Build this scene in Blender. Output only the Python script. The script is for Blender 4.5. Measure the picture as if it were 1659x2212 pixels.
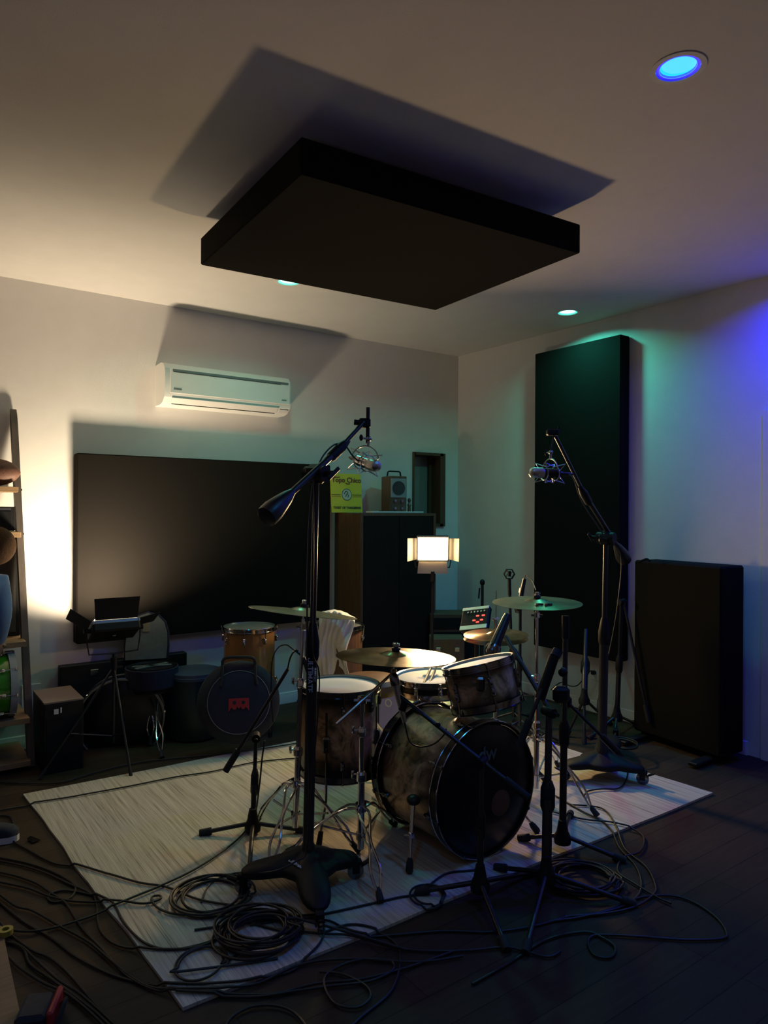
import bpy, math, random
from mathutils import Vector, Matrix
random.seed(7)
PI = math.pi
for o in list(bpy.data.objects): bpy.data.objects.remove(o)
SC = bpy.context.scene
COL = SC.collection
V = Vector

# ------------------------------------------------------------------ camera
PITCH, ROLL, YAW = math.radians(-0.1032), math.radians(0.2777), math.radians(35.9164)
FPX, PW, PH, EYE = 1534.0, 1659.0, 2212.0, 1.5
CX, CY, CZ = 4.404, 4.919, 2.9285           # room corner: right wall x, back wall y, ceiling z
Fw = V((math.sin(YAW)*math.cos(PITCH), math.cos(YAW)*math.cos(PITCH), math.sin(PITCH)))
_R0 = V((math.cos(YAW), -math.sin(YAW), 0)); _U0 = _R0.cross(Fw)
Rt = _R0*math.cos(ROLL) + _U0*math.sin(ROLL)
Up = -_R0*math.sin(ROLL) + _U0*math.cos(ROLL)
CAM = V((0, 0, EYE))
cam_d = bpy.data.cameras.new('camera'); cam = bpy.data.objects.new('camera', cam_d); COL.objects.link(cam)
m = Matrix((Rt, Up, -Fw)).transposed().to_4x4(); m.translation = CAM; cam.matrix_world = m
cam_d.sensor_fit = 'VERTICAL'; cam_d.sensor_height = 36.0; cam_d.lens = FPX/PH*36.0
cam_d.clip_start = 0.02; cam_d.clip_end = 60
SC.camera = cam
SC.view_settings.view_transform = 'Standard'; SC.view_settings.look = 'None'
SC.view_settings.exposure = 0.0; SC.view_settings.gamma = 1.0; SC.view_settings.use_curve_mapping = False
w = bpy.data.worlds.new('world'); SC.world = w; w.use_nodes = True
w.node_tree.nodes['Background'].inputs[0].default_value = (0.02, 0.03, 0.06, 1)
w.node_tree.nodes['Background'].inputs[1].default_value = 0.02
try:
    SC.cycles.max_bounces = 8; SC.cycles.diffuse_bounces = 5; SC.cycles.glossy_bounces = 4
    SC.cycles.sample_clamp_indirect = 4.0; SC.cycles.blur_glossy = 0.5
except Exception: pass

def ray(x, y): return Fw + Rt*((x-PW/2)/FPX) - Up*((y-PH/2)/FPX)
def G(x, y, z=0.0): d = ray(x, y); return CAM + d*((z-EYE)/d.z)
def WB(x, y, off=0.0): d = ray(x, y); return CAM + d*((CY-off)/d.y)
def WR(x, y, off=0.0): d = ray(x, y); return CAM + d*((CX-off)/d.x)
def D(x, y, dep): return CAM + ray(x, y)*dep

# ------------------------------------------------------------------ lights (powers and places)
P_L1, P_L2, P_TEAL, P_BLUE, P_BLUE_WALL = 29.0, 26.0, 7.5, 4.8, 15.0
C_L1, C_L2 = (1.0, 0.79, 0.53), (1.0, 0.68, 0.34)
C_TEAL, C_BLUE, C_BLUE_WALL = (0.07, 1.0, 0.74), (0.004, 0.34, 1.0), (0.002, 0.012, 1.0)
def area(name, loc, direction, sx, sy, power, color, shape='RECTANGLE', spread=180, upv=V((0, 0, 1))):
    l = bpy.data.lights.new(name, 'AREA'); l.shape = shape; l.size = sx; l.size_y = sy
    l.energy = power; l.color = color; l.spread = math.radians(spread)
    o = bpy.data.objects.new(name, l); COL.objects.link(o)
    z = -direction.normalized(); x = upv.cross(z)
    if x.length < 1e-3: x = V((1, 0, 0)).cross(z)
    x.normalize(); y = z.cross(x)
    mm = Matrix((x, y, z)).transposed().to_4x4(); mm.translation = loc; o.matrix_world = mm
    return o
L1_POS, L1_DIR = V((1.19, 4.41, 0.80)), V((0.02, 0.43, 0.87))
L2_POS, L2_DIR = D(935, 1185, 5.0), V((-0.60, -0.78, -0.16))
DOWN = [  # x, y, colour, which one
    (2.102, 1.301, 'blue', 'round recessed ceiling light glowing blue, above the front of the room'),
    (4.051, 3.359, 'teal', 'round recessed ceiling light glowing teal, near the tall black wall panel'),
    (2.118, 3.95, 'teal', 'round recessed ceiling light glowing teal, half hidden by the hanging black panel'),
    (4.05, 1.82, 'blue', 'round recessed ceiling light glowing blue at the right edge, washing the white wall'),
    (0.0, 0.6, 'blue', 'round recessed ceiling light glowing blue behind the viewer')]

# ------------------------------------------------------------------ materials
MATS = {}
def mat(name, c, rough=0.6, metal=0.0, var=0.0, scale=8.0, bump=0.0, bscale=60.0, sheen=0.0, coat=0.0, em=None, es=0.0, alpha=1.0, stretch=None, trans=0.0, spec=0.5):
    if name in MATS: return MATS[name]
    M = bpy.data.materials.new(name); M.use_nodes = True; MATS[name] = M
    N = M.node_tree.nodes; L = M.node_tree.links; b = N['Principled BSDF']
    b.inputs['Base Color'].default_value = (*c, 1); b.inputs['Roughness'].default_value = rough
    b.inputs['Metallic'].default_value = metal
    if sheen: b.inputs['Sheen Weight'].default_value = sheen
    if coat: b.inputs['Coat Weight'].default_value = coat; b.inputs['Coat Roughness'].default_value = 0.08
    b.inputs['Specular IOR Level'].default_value = spec
    if trans: b.inputs['Transmission Weight'].default_value = trans
    if em: b.inputs['Emission Color'].default_value = (*em, 1); b.inputs['Emission Strength'].default_value = es
    tc = N.new('ShaderNodeTexCoord'); mp = N.new('ShaderNodeMapping'); L.new(tc.outputs['Object'], mp.inputs[0])
    if stretch: mp.inputs['Scale'].default_value = stretch
    nz = N.new('ShaderNodeTexNoise'); nz.inputs['Scale'].default_value = scale; nz.inputs['Detail'].default_value = 5
    L.new(mp.outputs[0], nz.inputs['Vector'])
    rp = N.new('ShaderNodeValToRGB'); k = 1-max(var, 0.04)
    rp.color_ramp.elements[0].position = 0.3; rp.color_ramp.elements[1].position = 0.7
    rp.color_ramp.elements[0].color = (c[0]*k, c[1]*k, c[2]*k, 1); rp.color_ramp.elements[1].color = (*c, 1)
    L.new(nz.outputs['Fac'], rp.inputs[0]); L.new(rp.outputs[0], b.inputs['Base Color'])
    if bump:
        n2 = N.new('ShaderNodeTexNoise'); n2.inputs['Scale'].default_value = bscale; n2.inputs['Detail'].default_value = 3
        L.new(mp.outputs[0], n2.inputs['Vector'])
        bp = N.new('ShaderNodeBump'); bp.inputs['Strength'].default_value = bump; bp.inputs['Distance'].default_value = 0.004
        L.new(n2.outputs['Fac'], bp.inputs['Height']); L.new(bp.outputs[0], b.inputs['Normal'])
    return M
wall_m = mat('wall paint', (0.72, 0.71, 0.69), 0.85, bump=0.15, bscale=180)
ceil_m = mat('ceiling paint', (0.68, 0.66, 0.64), 0.9, bump=0.1, bscale=200)
trim_m = mat('trim paint', (0.74, 0.73, 0.71), 0.5)
black_fab = mat('black fabric', (0.0115, 0.0100, 0.0088), 0.95, var=0.15, scale=300, bump=0.3, bscale=500, spec=0.08)
black_met = mat('black powder coat', (0.012, 0.012, 0.014), 0.38, bump=0.05, bscale=300)
black_pla = mat('black plastic', (0.009, 0.009, 0.0095), 0.55, spec=0.25)
door_blk = mat('dark stained door', (0.018, 0.012, 0.009), 0.7, var=0.3, stretch=(10, 10, 1), spec=0.15)
gloss_blk = mat('black lacquered hoop', (0.010, 0.009, 0.009), 0.22, spec=0.4)
rubber = mat('black rubber', (0.012, 0.012, 0.012), 0.8)
chrome = mat('chrome', (0.72, 0.72, 0.74), 0.12, 1.0)
steel = mat('dull steel', (0.45, 0.45, 0.46), 0.32, 1.0)
dark_chrome = mat('black nickel', (0.22, 0.22, 0.23), 0.2, 1.0)
nickel = mat('satin nickel', (0.5, 0.5, 0.48), 0.28, 1.0, bump=0.2, bscale=900)
charcoal = mat('charcoal casting', (0.008, 0.008, 0.009), 0.6, spec=0.25, bump=0.15, bscale=400)
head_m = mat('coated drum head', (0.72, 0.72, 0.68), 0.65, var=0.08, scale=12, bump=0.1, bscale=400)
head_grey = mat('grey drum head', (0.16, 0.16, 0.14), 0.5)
head_blk = mat('black drum head', (0.008, 0.008, 0.009), 0.3)
oak = mat('light oak', (0.42, 0.27, 0.14), 0.55, var=0.35, scale=6, stretch=(1, 12, 12))
walnut = mat('walnut veneer', (0.15, 0.075, 0.034), 0.5, var=0.4, scale=5, stretch=(12, 12, 1))
frame_wood = mat('dark frame wood', (0.10, 0.05, 0.025), 0.5, var=0.3, scale=5, stretch=(10, 10, 1))
rail_m = mat('grey shelf rail', (0.13, 0.11, 0.095), 0.5, var=0.3, scale=5, stretch=(10, 10, 1))
cable_m = mat('cable jacket', (0.010, 0.010, 0.011), 0.5)
ac_m = mat('appliance plastic', (0.80, 0.80, 0.77), 0.35)
ac_dark = mat('vent shadow gap', (0.03, 0.03, 0.03), 0.6)
ac_grey = mat('intake louvre plastic', (0.16, 0.18, 0.18), 0.5)
print_dark = mat('dark print', (0.03, 0.03, 0.03), 0.6)
white_print = mat('white print', (0.6, 0.6, 0.6), 0.5)
navy = mat('navy nylon', (0.008, 0.010, 0.020), 0.75, var=0.3, scale=14, bump=0.5, bscale=24, sheen=0.1)
navy2 = mat('navy velour', (0.012, 0.014, 0.036), 0.85, var=0.2)
piping = mat('grey piping', (0.18, 0.18, 0.2), 0.6)
red_m = mat('red print', (0.35, 0.015, 0.02), 0.6)
grey_fab = mat('sage grey lining', (0.17, 0.18, 0.155), 0.9, var=0.25, scale=10, bump=0.5, bscale=30)
towel_m = mat('cream towel', (0.80, 0.77, 0.66), 0.95, var=0.1, bump=0.5, bscale=200, sheen=0.2)
amber = mat('amber lacquer', (0.34, 0.17, 0.05), 0.3, var=0.2, scale=3, coat=0.6)
tweed = mat('brown tweed', (0.11, 0.07, 0.035), 0.8, var=0.4, scale=120)
tweed2 = mat('olive case cloth', (0.14, 0.11, 0.05), 0.8, var=0.4, scale=120)
leather = mat('brown leather', (0.14, 0.075, 0.04), 0.35, var=0.3, scale=10)
ball_m = mat('football leather', (0.16, 0.07, 0.045), 0.6, var=0.3, scale=60, bump=0.4, bscale=250)
stick_m = mat('hickory', (0.70, 0.48, 0.26), 0.5)
purple_m = mat('lilac plastic', (0.32, 0.29, 0.62), 0.5)
green_spk = mat('green sparkle', (0.06, 0.42, 0.01), 0.25, var=0.5, scale=260, coat=0.8)
green_sh = mat('pale green acrylic', (0.42, 0.66, 0.36), 0.25, coat=0.4)
hoop_grey = mat('grey drum hoop', (0.28, 0.32, 0.34), 0.4)
denim = mat('blue shirt', (0.10, 0.22, 0.44), 0.85, var=0.2, scale=6, bump=0.2, bscale=80, sheen=0.2)
trouser = mat('dark trousers', (0.02, 0.022, 0.03), 0.9)
skin_m = mat('skin', (0.45, 0.26, 0.19), 0.55)
hair_m = mat('brown hair', (0.075, 0.038, 0.017), 0.85, spec=0.15, var=0.5, scale=40, stretch=(4, 4, 1), bump=0.6, bscale=90)
yellow_sign = mat('yellow green print', (0.72, 0.62, 0.03), 0.5)
maroon = mat('maroon print', (0.16, 0.02, 0.012), 0.5)
orange_p = mat('orange print', (0.5, 0.2, 0.03), 0.5)
cream_p = mat('cream print', (0.6, 0.6, 0.45), 0.5)
tan_board = mat('plywood sheet', (0.22, 0.15, 0.09), 0.7, var=0.25, scale=5, stretch=(1, 10, 1))
glass_m = mat('window pane', (0.20, 0.23, 0.20), 0.08, coat=0.3)
led_off = mat('led red', (0.3, 0.01, 0.01), 0.4, em=(1.0, 0.06, 0.04), es=3.0)
grille_m = mat('speaker grille cloth', (0.016, 0.017, 0.019), 0.9, spec=0.1, var=0.4, scale=200)
face_grey = mat('grey speaker face', (0.25, 0.28, 0.28), 0.5)

def burl(name):
    M = bpy.data.materials.new(name); M.use_nodes = True
    N = M.node_tree.nodes; L = M.node_tree.links; b = N['Principled BSDF']
    tc = N.new('ShaderNodeTexCoord')
    n1 = N.new('ShaderNodeTexNoise'); n1.inputs['Scale'].default_value = 6; n1.inputs['Detail'].default_value = 10; n1.inputs['Roughness'].default_value = 0.68; n1.inputs['Distortion'].default_value = 2.2
    vo = N.new('ShaderNodeTexVoronoi'); vo.inputs['Scale'].default_value = 6.5
    L.new(tc.outputs['Object'], n1.inputs['Vector']); L.new(tc.outputs['Object'], vo.inputs['Vector'])
    r1 = N.new('ShaderNodeValToRGB'); e = r1.color_ramp.elements
    e[0].position = 0.38; e[0].color = (0.10, 0.075, 0.03, 1); e[1].position = 0.60; e[1].color = (0.66, 0.43, 0.25, 1)
    q = e.new(0.5); q.color = (0.48, 0.29, 0.14, 1)
    L.new(n1.outputs['Fac'], r1.inputs[0])
    r2 = N.new('ShaderNodeValToRGB'); r2.color_ramp.elements[0].position = 0.10; r2.color_ramp.elements[0].color = (0.22, 0.12, 0.08, 1)
    r2.color_ramp.elements[1].position = 0.34; r2.color_ramp.elements[1].color = (1, 1, 1, 1)
    L.new(vo.outputs['Distance'], r2.inputs[0])
    mx = N.new('ShaderNodeMix'); mx.data_type = 'RGBA'; mx.blend_type = 'MULTIPLY'; mx.inputs['Factor'].default_value = 0.85
    L.new(r1.outputs[0], mx.inputs['A']); L.new(r2.outputs[0], mx.inputs['B'])
    at = N.new('ShaderNodeAttribute'); at.attribute_name = 'ax'
    ab = N.new('ShaderNodeMath'); ab.operation = 'ABSOLUTE'; L.new(at.outputs['Fac'], ab.inputs[0])
    r3 = N.new('ShaderNodeValToRGB'); r3.color_ramp.elements[0].position = 0.30; r3.color_ramp.elements[0].color = (1, 1, 1, 1)
    r3.color_ramp.elements[1].position = 0.82; r3.color_ramp.elements[1].color = (0.03, 0.025, 0.02, 1)
    L.new(ab.outputs[0], r3.inputs[0])
    m2 = N.new('ShaderNodeMix'); m2.data_type = 'RGBA'; m2.blend_type = 'MULTIPLY'; m2.inputs['Factor'].default_value = 1
    L.new(mx.outputs['Result'], m2.inputs['A']); L.new(r3.outputs[0], m2.inputs['B'])
    L.new(m2.outputs['Result'], b.inputs['Base Color'])
    b.inputs['Roughness'].default_value = 0.28; b.inputs['Coat Weight'].default_value = 0.5; b.inputs['Coat Roughness'].default_value = 0.1
    return M
burl_m = burl('burl wood with black burst')

def cymbal_mat(name, c, rough, dirt):
    M = bpy.data.materials.new(name); M.use_nodes = True
    N = M.node_tree.nodes; L = M.node_tree.links; b = N['Principled BSDF']
    tc = N.new('ShaderNodeTexCoord')
    nz = N.new('ShaderNodeTexNoise'); nz.inputs['Scale'].default_value = 11; nz.inputs['Detail'].default_value = 6
    L.new(tc.outputs['Object'], nz.inputs['Vector'])
    rp = N.new('ShaderNodeValToRGB'); rp.color_ramp.elements[0].position = 0.35; rp.color_ramp.elements[1].position = 0.65
    rp.color_ramp.elements[0].color = (c[0]*dirt, c[1]*dirt*0.9, c[2]*dirt*0.8, 1); rp.color_ramp.elements[1].color = (*c, 1)
    L.new(nz.outputs['Fac'], rp.inputs[0]); L.new(rp.outputs[0], b.inputs['Base Color'])
    at = N.new('ShaderNodeAttribute'); at.attribute_name = 'ax'
    mu = N.new('ShaderNodeMath'); mu.operation = 'MULTIPLY'; mu.inputs[1].default_value = 420
    L.new(at.outputs['Fac'], mu.inputs[0])
    si = N.new('ShaderNodeMath'); si.operation = 'SINE'; L.new(mu.outputs[0], si.inputs[0])
    bp = N.new('ShaderNodeBump'); bp.inputs['Strength'].default_value = 0.25; bp.inputs['Distance'].default_value = 0.0006
    L.new(si.outputs[0], bp.inputs['Height']); L.new(bp.outputs[0], b.inputs['Normal'])
    b.inputs['Metallic'].default_value = 1; b.inputs['Roughness'].default_value = rough
    return M
cym_a = cymbal_mat('bronze cymbal', (0.58, 0.52, 0.38), 0.31, 0.75)
cym_b = cymbal_mat('aged bronze cymbal', (0.40, 0.30, 0.15), 0.22, 0.5)

# floor and rug
def floor_mat():
    M = bpy.data.materials.new('dark plank floor'); M.use_nodes = True
    N = M.node_tree.nodes; L = M.node_tree.links; b = N['Principled BSDF']
    tc = N.new('ShaderNodeTexCoord'); br = N.new('ShaderNodeTexBrick')
    br.inputs['Scale'].default_value = 1; br.inputs['Brick Width'].default_value = 1.4; br.inputs['Row Height'].default_value = 0.13
    br.inputs['Mortar Size'].default_value = 0.002; br.offset = 0.37
    br.inputs['Color1'].default_value = (0.058, 0.039, 0.025, 1); br.inputs['Color2'].default_value = (0.043, 0.029, 0.019, 1)
    br.inputs['Mortar'].default_value = (0.02, 0.014, 0.01, 1)
    L.new(tc.outputs['Object'], br.inputs['Vector'])
    mp = N.new('ShaderNodeMapping'); mp.inputs['Scale'].default_value = (2, 26, 1); L.new(tc.outputs['Object'], mp.inputs[0])
    nz = N.new('ShaderNodeTexNoise'); nz.inputs['Scale'].default_value = 2; nz.inputs['Detail'].default_value = 6; L.new(mp.outputs[0], nz.inputs['Vector'])
    rp = N.new('ShaderNodeValToRGB'); rp.color_ramp.elements[0].color = (0.65, 0.65, 0.65, 1); rp.color_ramp.elements[1].color = (1.25, 1.25, 1.25, 1)
    L.new(nz.outputs['Fac'], rp.inputs[0])
    mx = N.new('ShaderNodeMix'); mx.data_type = 'RGBA'; mx.blend_type = 'MULTIPLY'; mx.inputs['Factor'].default_value = 1
    L.new(br.outputs['Color'], mx.inputs['A']); L.new(rp.outputs[0], mx.inputs['B']); L.new(mx.outputs['Result'], b.inputs['Base Color'])
    b.inputs['Roughness'].default_value = 0.62; b.inputs['Specular IOR Level'].default_value = 0.1
    return M
def rug_mat():
    M = bpy.data.materials.new('striated wool rug'); M.use_nodes = True
    N = M.node_tree.nodes; L = M.node_tree.links; b = N['Principled BSDF']
    tc = N.new('ShaderNodeTexCoord')
    cols = []
    for sx, sy, sc in ((75, 1.5, 1.0), (240, 5, 1.0)):
        mp = N.new('ShaderNodeMapping'); mp.inputs['Scale'].default_value = (sx, sy, 1); L.new(tc.outputs['Object'], mp.inputs[0])
        nz = N.new('ShaderNodeTexNoise'); nz.inputs['Scale'].default_value = sc; nz.inputs['Detail'].default_value = 4; L.new(mp.outputs[0], nz.inputs['Vector'])
        cols.append(nz)
    rp = N.new('ShaderNodeValToRGB'); e = rp.color_ramp.elements
    e[0].position = 0.36; e[0].color = (0.26, 0.215, 0.16, 1); e[1].position = 0.62; e[1].color = (0.60, 0.54, 0.44, 1)
    q = e.new(0.46); q.color = (0.45, 0.40, 0.315, 1)
    ad = N.new('ShaderNodeMix'); ad.data_type = 'FLOAT'; ad.inputs['Factor'].default_value = 0.45
    L.new(cols[0].outputs['Fac'], ad.inputs['A']); L.new(cols[1].outputs['Fac'], ad.inputs['B'])
    L.new(ad.outputs['Result'], rp.inputs[0]); L.new(rp.outputs[0], b.inputs['Base Color'])
    bp = N.new('ShaderNodeBump'); bp.inputs['Strength'].default_value = 0.5; bp.inputs['Distance'].default_value = 0.004
    L.new(cols[1].outputs['Fac'], bp.inputs['Height']); L.new(bp.outputs[0], b.inputs['Normal'])
    b.inputs['Roughness'].default_value = 0.95
    return M

# ------------------------------------------------------------------ mesh builder
def frame(u):
    u = V(u).normalized(); a = u.cross(V((0, 0, 1)))
    if a.length < 1e-3: a = V((1, 0, 0))
    a.normalize(); return a, u.cross(a).normalized(), u
class MB:
    def __init__(s): s.v = []; s.f = []; s.a = []
    def add(s, vs, fs, at=None):
        n = len(s.v); s.v += [V(p) for p in vs]; s.f += [tuple(i+n for i in f) for f in fs]
        s.a += list(at) if at else [0.0]*len(vs); return s
    def box(s, c, size, ax=None, bev=0.0):
        c = V(c); X, Y, Z = ax if ax else (V((1, 0, 0)), V((0, 1, 0)), V((0, 0, 1)))
        hx, hy, hz = size[0]/2, size[1]/2, size[2]/2
        if bev <= 0:
            vs = [c+X*(i*hx)+Y*(j*hy)+Z*(k*hz) for k in (-1, 1) for j in (-1, 1) for i in (-1, 1)]
            return s.add(vs, [(0, 2, 3, 1), (4, 5, 7, 6), (0, 1, 5, 4), (2, 6, 7, 3), (0, 4, 6, 2), (1, 3, 7, 5)])
        b = min(bev, hx*.9, hy*.9, hz*.9); vs = []
        rings = []
        for z, ins in ((-hz, b), (-hz+b, 0), (hz-b, 0), (hz, b)):
            r = []
            for (sx, sy) in ((1, 1), (-1, 1), (-1, -1), (1, -1)):
                pts = [(sx*(hx-b), sy*(hy-ins)), (sx*(hx-ins), sy*(hy-b))]
                if sx*sy > 0: pts = pts[::-1]
                r += pts
            rings.append(r)
        for r, z in zip(rings, (-hz, -hz+b, hz-b, hz)): vs += [c+X*p[0]+Y*p[1]+Z*z for p in r]
        fs = [tuple(reversed(range(8))), tuple(range(24, 32))]
        for k in range(3):
            for i in range(8): j = (i+1) % 8; fs.append((k*8+i, k*8+j, k*8+8+j, k*8+8+i))
        return s.add(vs, fs)
    def cyl(s, p0, p1, r0, r1=None, n=16, caps=True):
        r1 = r0 if r1 is None else r1; p0 = V(p0); p1 = V(p1)
        if (p1-p0).length < 1e-6: return s
        a, b, u = frame(p1-p0); vs = []
        for p, r in ((p0, r0), (p1, r1)):
            for i in range(n): t = 2*PI*i/n; vs.append(p+a*(r*math.cos(t))+b*(r*math.sin(t)))
        fs = [(i, (i+1) % n, n+(i+1) % n, n+i) for i in range(n)]
        if caps: fs += [tuple(reversed(range(n))), tuple(range(n, 2*n))]
        return s.add(vs, fs)
    def lathe(s, o, u, prof, n=32, at=None, cap=True):      # prof: (radius, height) along u
        o = V(o); a, b, u = frame(u); vs = []; ats = []
        for k, (r, h) in enumerate(prof):
            for i in range(n):
                t = 2*PI*i/n; vs.append(o+u*h+a*(r*math.cos(t))+b*(r*math.sin(t))); ats.append(at[k] if at else 0.0)
        fs = []
        for k in range(len(prof)-1):
            for i in range(n): j = (i+1) % n; fs.append((k*n+i, k*n+j, (k+1)*n+j, (k+1)*n+i))
        if cap: fs += [tuple(reversed(range(n))), tuple(range((len(prof)-1)*n, len(prof)*n))]
        return s.add(vs, fs, ats)
    def tube(s, pts, r, n=8, closed=False, caps=True):
        pts = [V(p) for p in pts]; m_ = len(pts); vs = []
        rr = r if isinstance(r, (list, tuple)) else [r]*m_
        t0 = (pts[1]-pts[0]).normalized(); a, b, _ = frame(t0)
        for k in range(m_):
            if closed: t = (pts[(k+1) % m_]-pts[k-1])
            else: t = pts[min(k+1, m_-1)]-pts[max(k-1, 0)]
            if t.length < 1e-9: t = t0
            t.normalize(); a = (a-t*a.dot(t))
            if a.length < 1e-6: a = frame(t)[0]
            a.normalize(); b = t.cross(a)
            for i in range(n): q = 2*PI*i/n; vs.append(pts[k]+a*(rr[k]*math.cos(q))+b*(rr[k]*math.sin(q)))
        fs = []
        for k in range(m_ if closed else m_-1):
            k2 = (k+1) % m_
            for i in range(n): j = (i+1) % n; fs.append((k*n+i, k*n+j, k2*n+j, k2*n+i))
        if caps and not closed: fs += [tuple(reversed(range(n))), tuple(range((m_-1)*n, m_*n))]
        return s.add(vs, fs)
    def ball(s, c, r, ax=None, n=16, m_=10):
        c = V(c); X, Y, Z = ax if ax else (V((1, 0, 0)), V((0, 1, 0)), V((0, 0, 1)))
        r = r if isinstance(r, (list, tuple)) else (r, r, r); vs = [c+Z*r[2]]
        for k in range(1, m_):
            p = PI*k/m_
            for i in range(n): t = 2*PI*i/n; vs.append(c+X*(r[0]*math.sin(p)*math.cos(t))+Y*(r[1]*math.sin(p)*math.sin(t))+Z*(r[2]*math.cos(p)))
        vs.append(c-Z*r[2]); L = len(vs)-1; fs = [(0, 1+i, 1+(i+1) % n) for i in range(n)]
        for k in range(m_-2):
            for i in range(n): j = (i+1) % n; fs.append((1+k*n+i, 1+(k+1)*n+i, 1+(k+1)*n+j, 1+k*n+j))
        fs += [(L, 1+(m_-2)*n+(i+1) % n, 1+(m_-2)*n+i) for i in range(n)]
        return s.add(vs, fs)
    def prism(s, poly, d):                                   # 3D polygon extruded by vector d
        poly = [V(p) for p in poly]; d = V(d); n = len(poly)
        fs = [tuple(reversed(range(n))), tuple(range(n, 2*n))]+[(i, (i+1) % n, n+(i+1) % n, n+i) for i in range(n)]
        return s.add(poly+[p+d for p in poly], fs)
    def ring(s, c, u, R, r, n=40, k=8):
        a, b, u = frame(u); c = V(c)
        return s.tube([c+a*(R*math.cos(2*PI*i/n))+b*(R*math.sin(2*PI*i/n)) for i in range(n)], r, k, closed=True)
    def build(s, name, material, parent=None, sharp=32):
        me = bpy.data.meshes.new(name); off = org(parent)
        me.from_pydata([tuple(p-off) for p in s.v], [], s.f); me.materials.append(material)
        import bmesh
        bm = bmesh.new(); bm.from_mesh(me); bmesh.ops.recalc_face_normals(bm, faces=bm.faces); bm.to_mesh(me); bm.free()
        if any(s.a):
            at = me.attributes.new('ax', 'FLOAT', 'POINT'); at.data.foreach_set('value', s.a)
        me.polygons.foreach_set('use_smooth', [True]*len(me.polygons))
        try: me.set_sharp_from_angle(angle=math.radians(sharp))
        except Exception: pass
        o = bpy.data.objects.new(name, me); COL.objects.link(o)
        if parent is not None: o.parent = parent
        return o
ORG = {}
def org(p):
    while p is not None:
        if p.name in ORG: return ORG[p.name]
        p = p.parent
    return V((0, 0, 0))
def thing(name, label, cat, loc, group=None):
    o = bpy.data.objects.new(name, None); COL.objects.link(o); o.location = V(loc); o.empty_display_size = 0.05
    ORG[o.name] = V(loc); o['label'] = label; o['category'] = cat
    if group: o['group'] = group
    return o
def tag(o, label, cat, group=None, kind=None):
    if label: o['label'] = label
    if cat: o['category'] = cat
    if group: o['group'] = group
    if kind: o['kind'] = kind
    return o
def struct(name, mb, m_): o = mb.build(name, m_); o['kind'] = 'structure'; return o
def text(s, size, pos, xdir, normal, material, parent, name='lettering', depth=0.001, sx=1.0):
    cu = bpy.data.curves.new(name, 'FONT'); cu.body = s; cu.size = size; cu.extrude = depth; cu.offset = size*.012; cu.align_x = 'CENTER'; cu.align_y = 'CENTER'
    tmp = bpy.data.objects.new('tmp_text', cu); COL.objects.link(tmp)
    dg = bpy.context.evaluated_depsgraph_get(); me = bpy.data.meshes.new_from_object(tmp.evaluated_get(dg))
    bpy.data.objects.remove(tmp)
    x = V(xdir).normalized(); z = V(normal).normalized(); y = z.cross(x); x = y.cross(z)
    off = org(parent)
    for v in me.vertices: p = v.co.copy(); v.co = V(pos)+x*(p.x*sx)+y*p.y+z*p.z-off
    me.materials.clear(); me.materials.append(material); me.name = name
    o = bpy.data.objects.new(name, me); COL.objects.link(o); o.parent = parent; return o
def smooth(pts, sub=6):
    P = [V(p) for p in pts]; out = []
    for i in range(len(P)-1):
        p0 = P[max(i-1, 0)]; p1 = P[i]; p2 = P[i+1]; p3 = P[min(i+2, len(P)-1)]
        for k in range(sub):
            t = k/sub
            out.append(0.5*((2*p1)+(p2-p0)*t+(2*p0-5*p1+4*p2-p3)*t*t+(3*p1-p0-3*p2+p3)*t**3))
    out.append(P[-1]); return out

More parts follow.
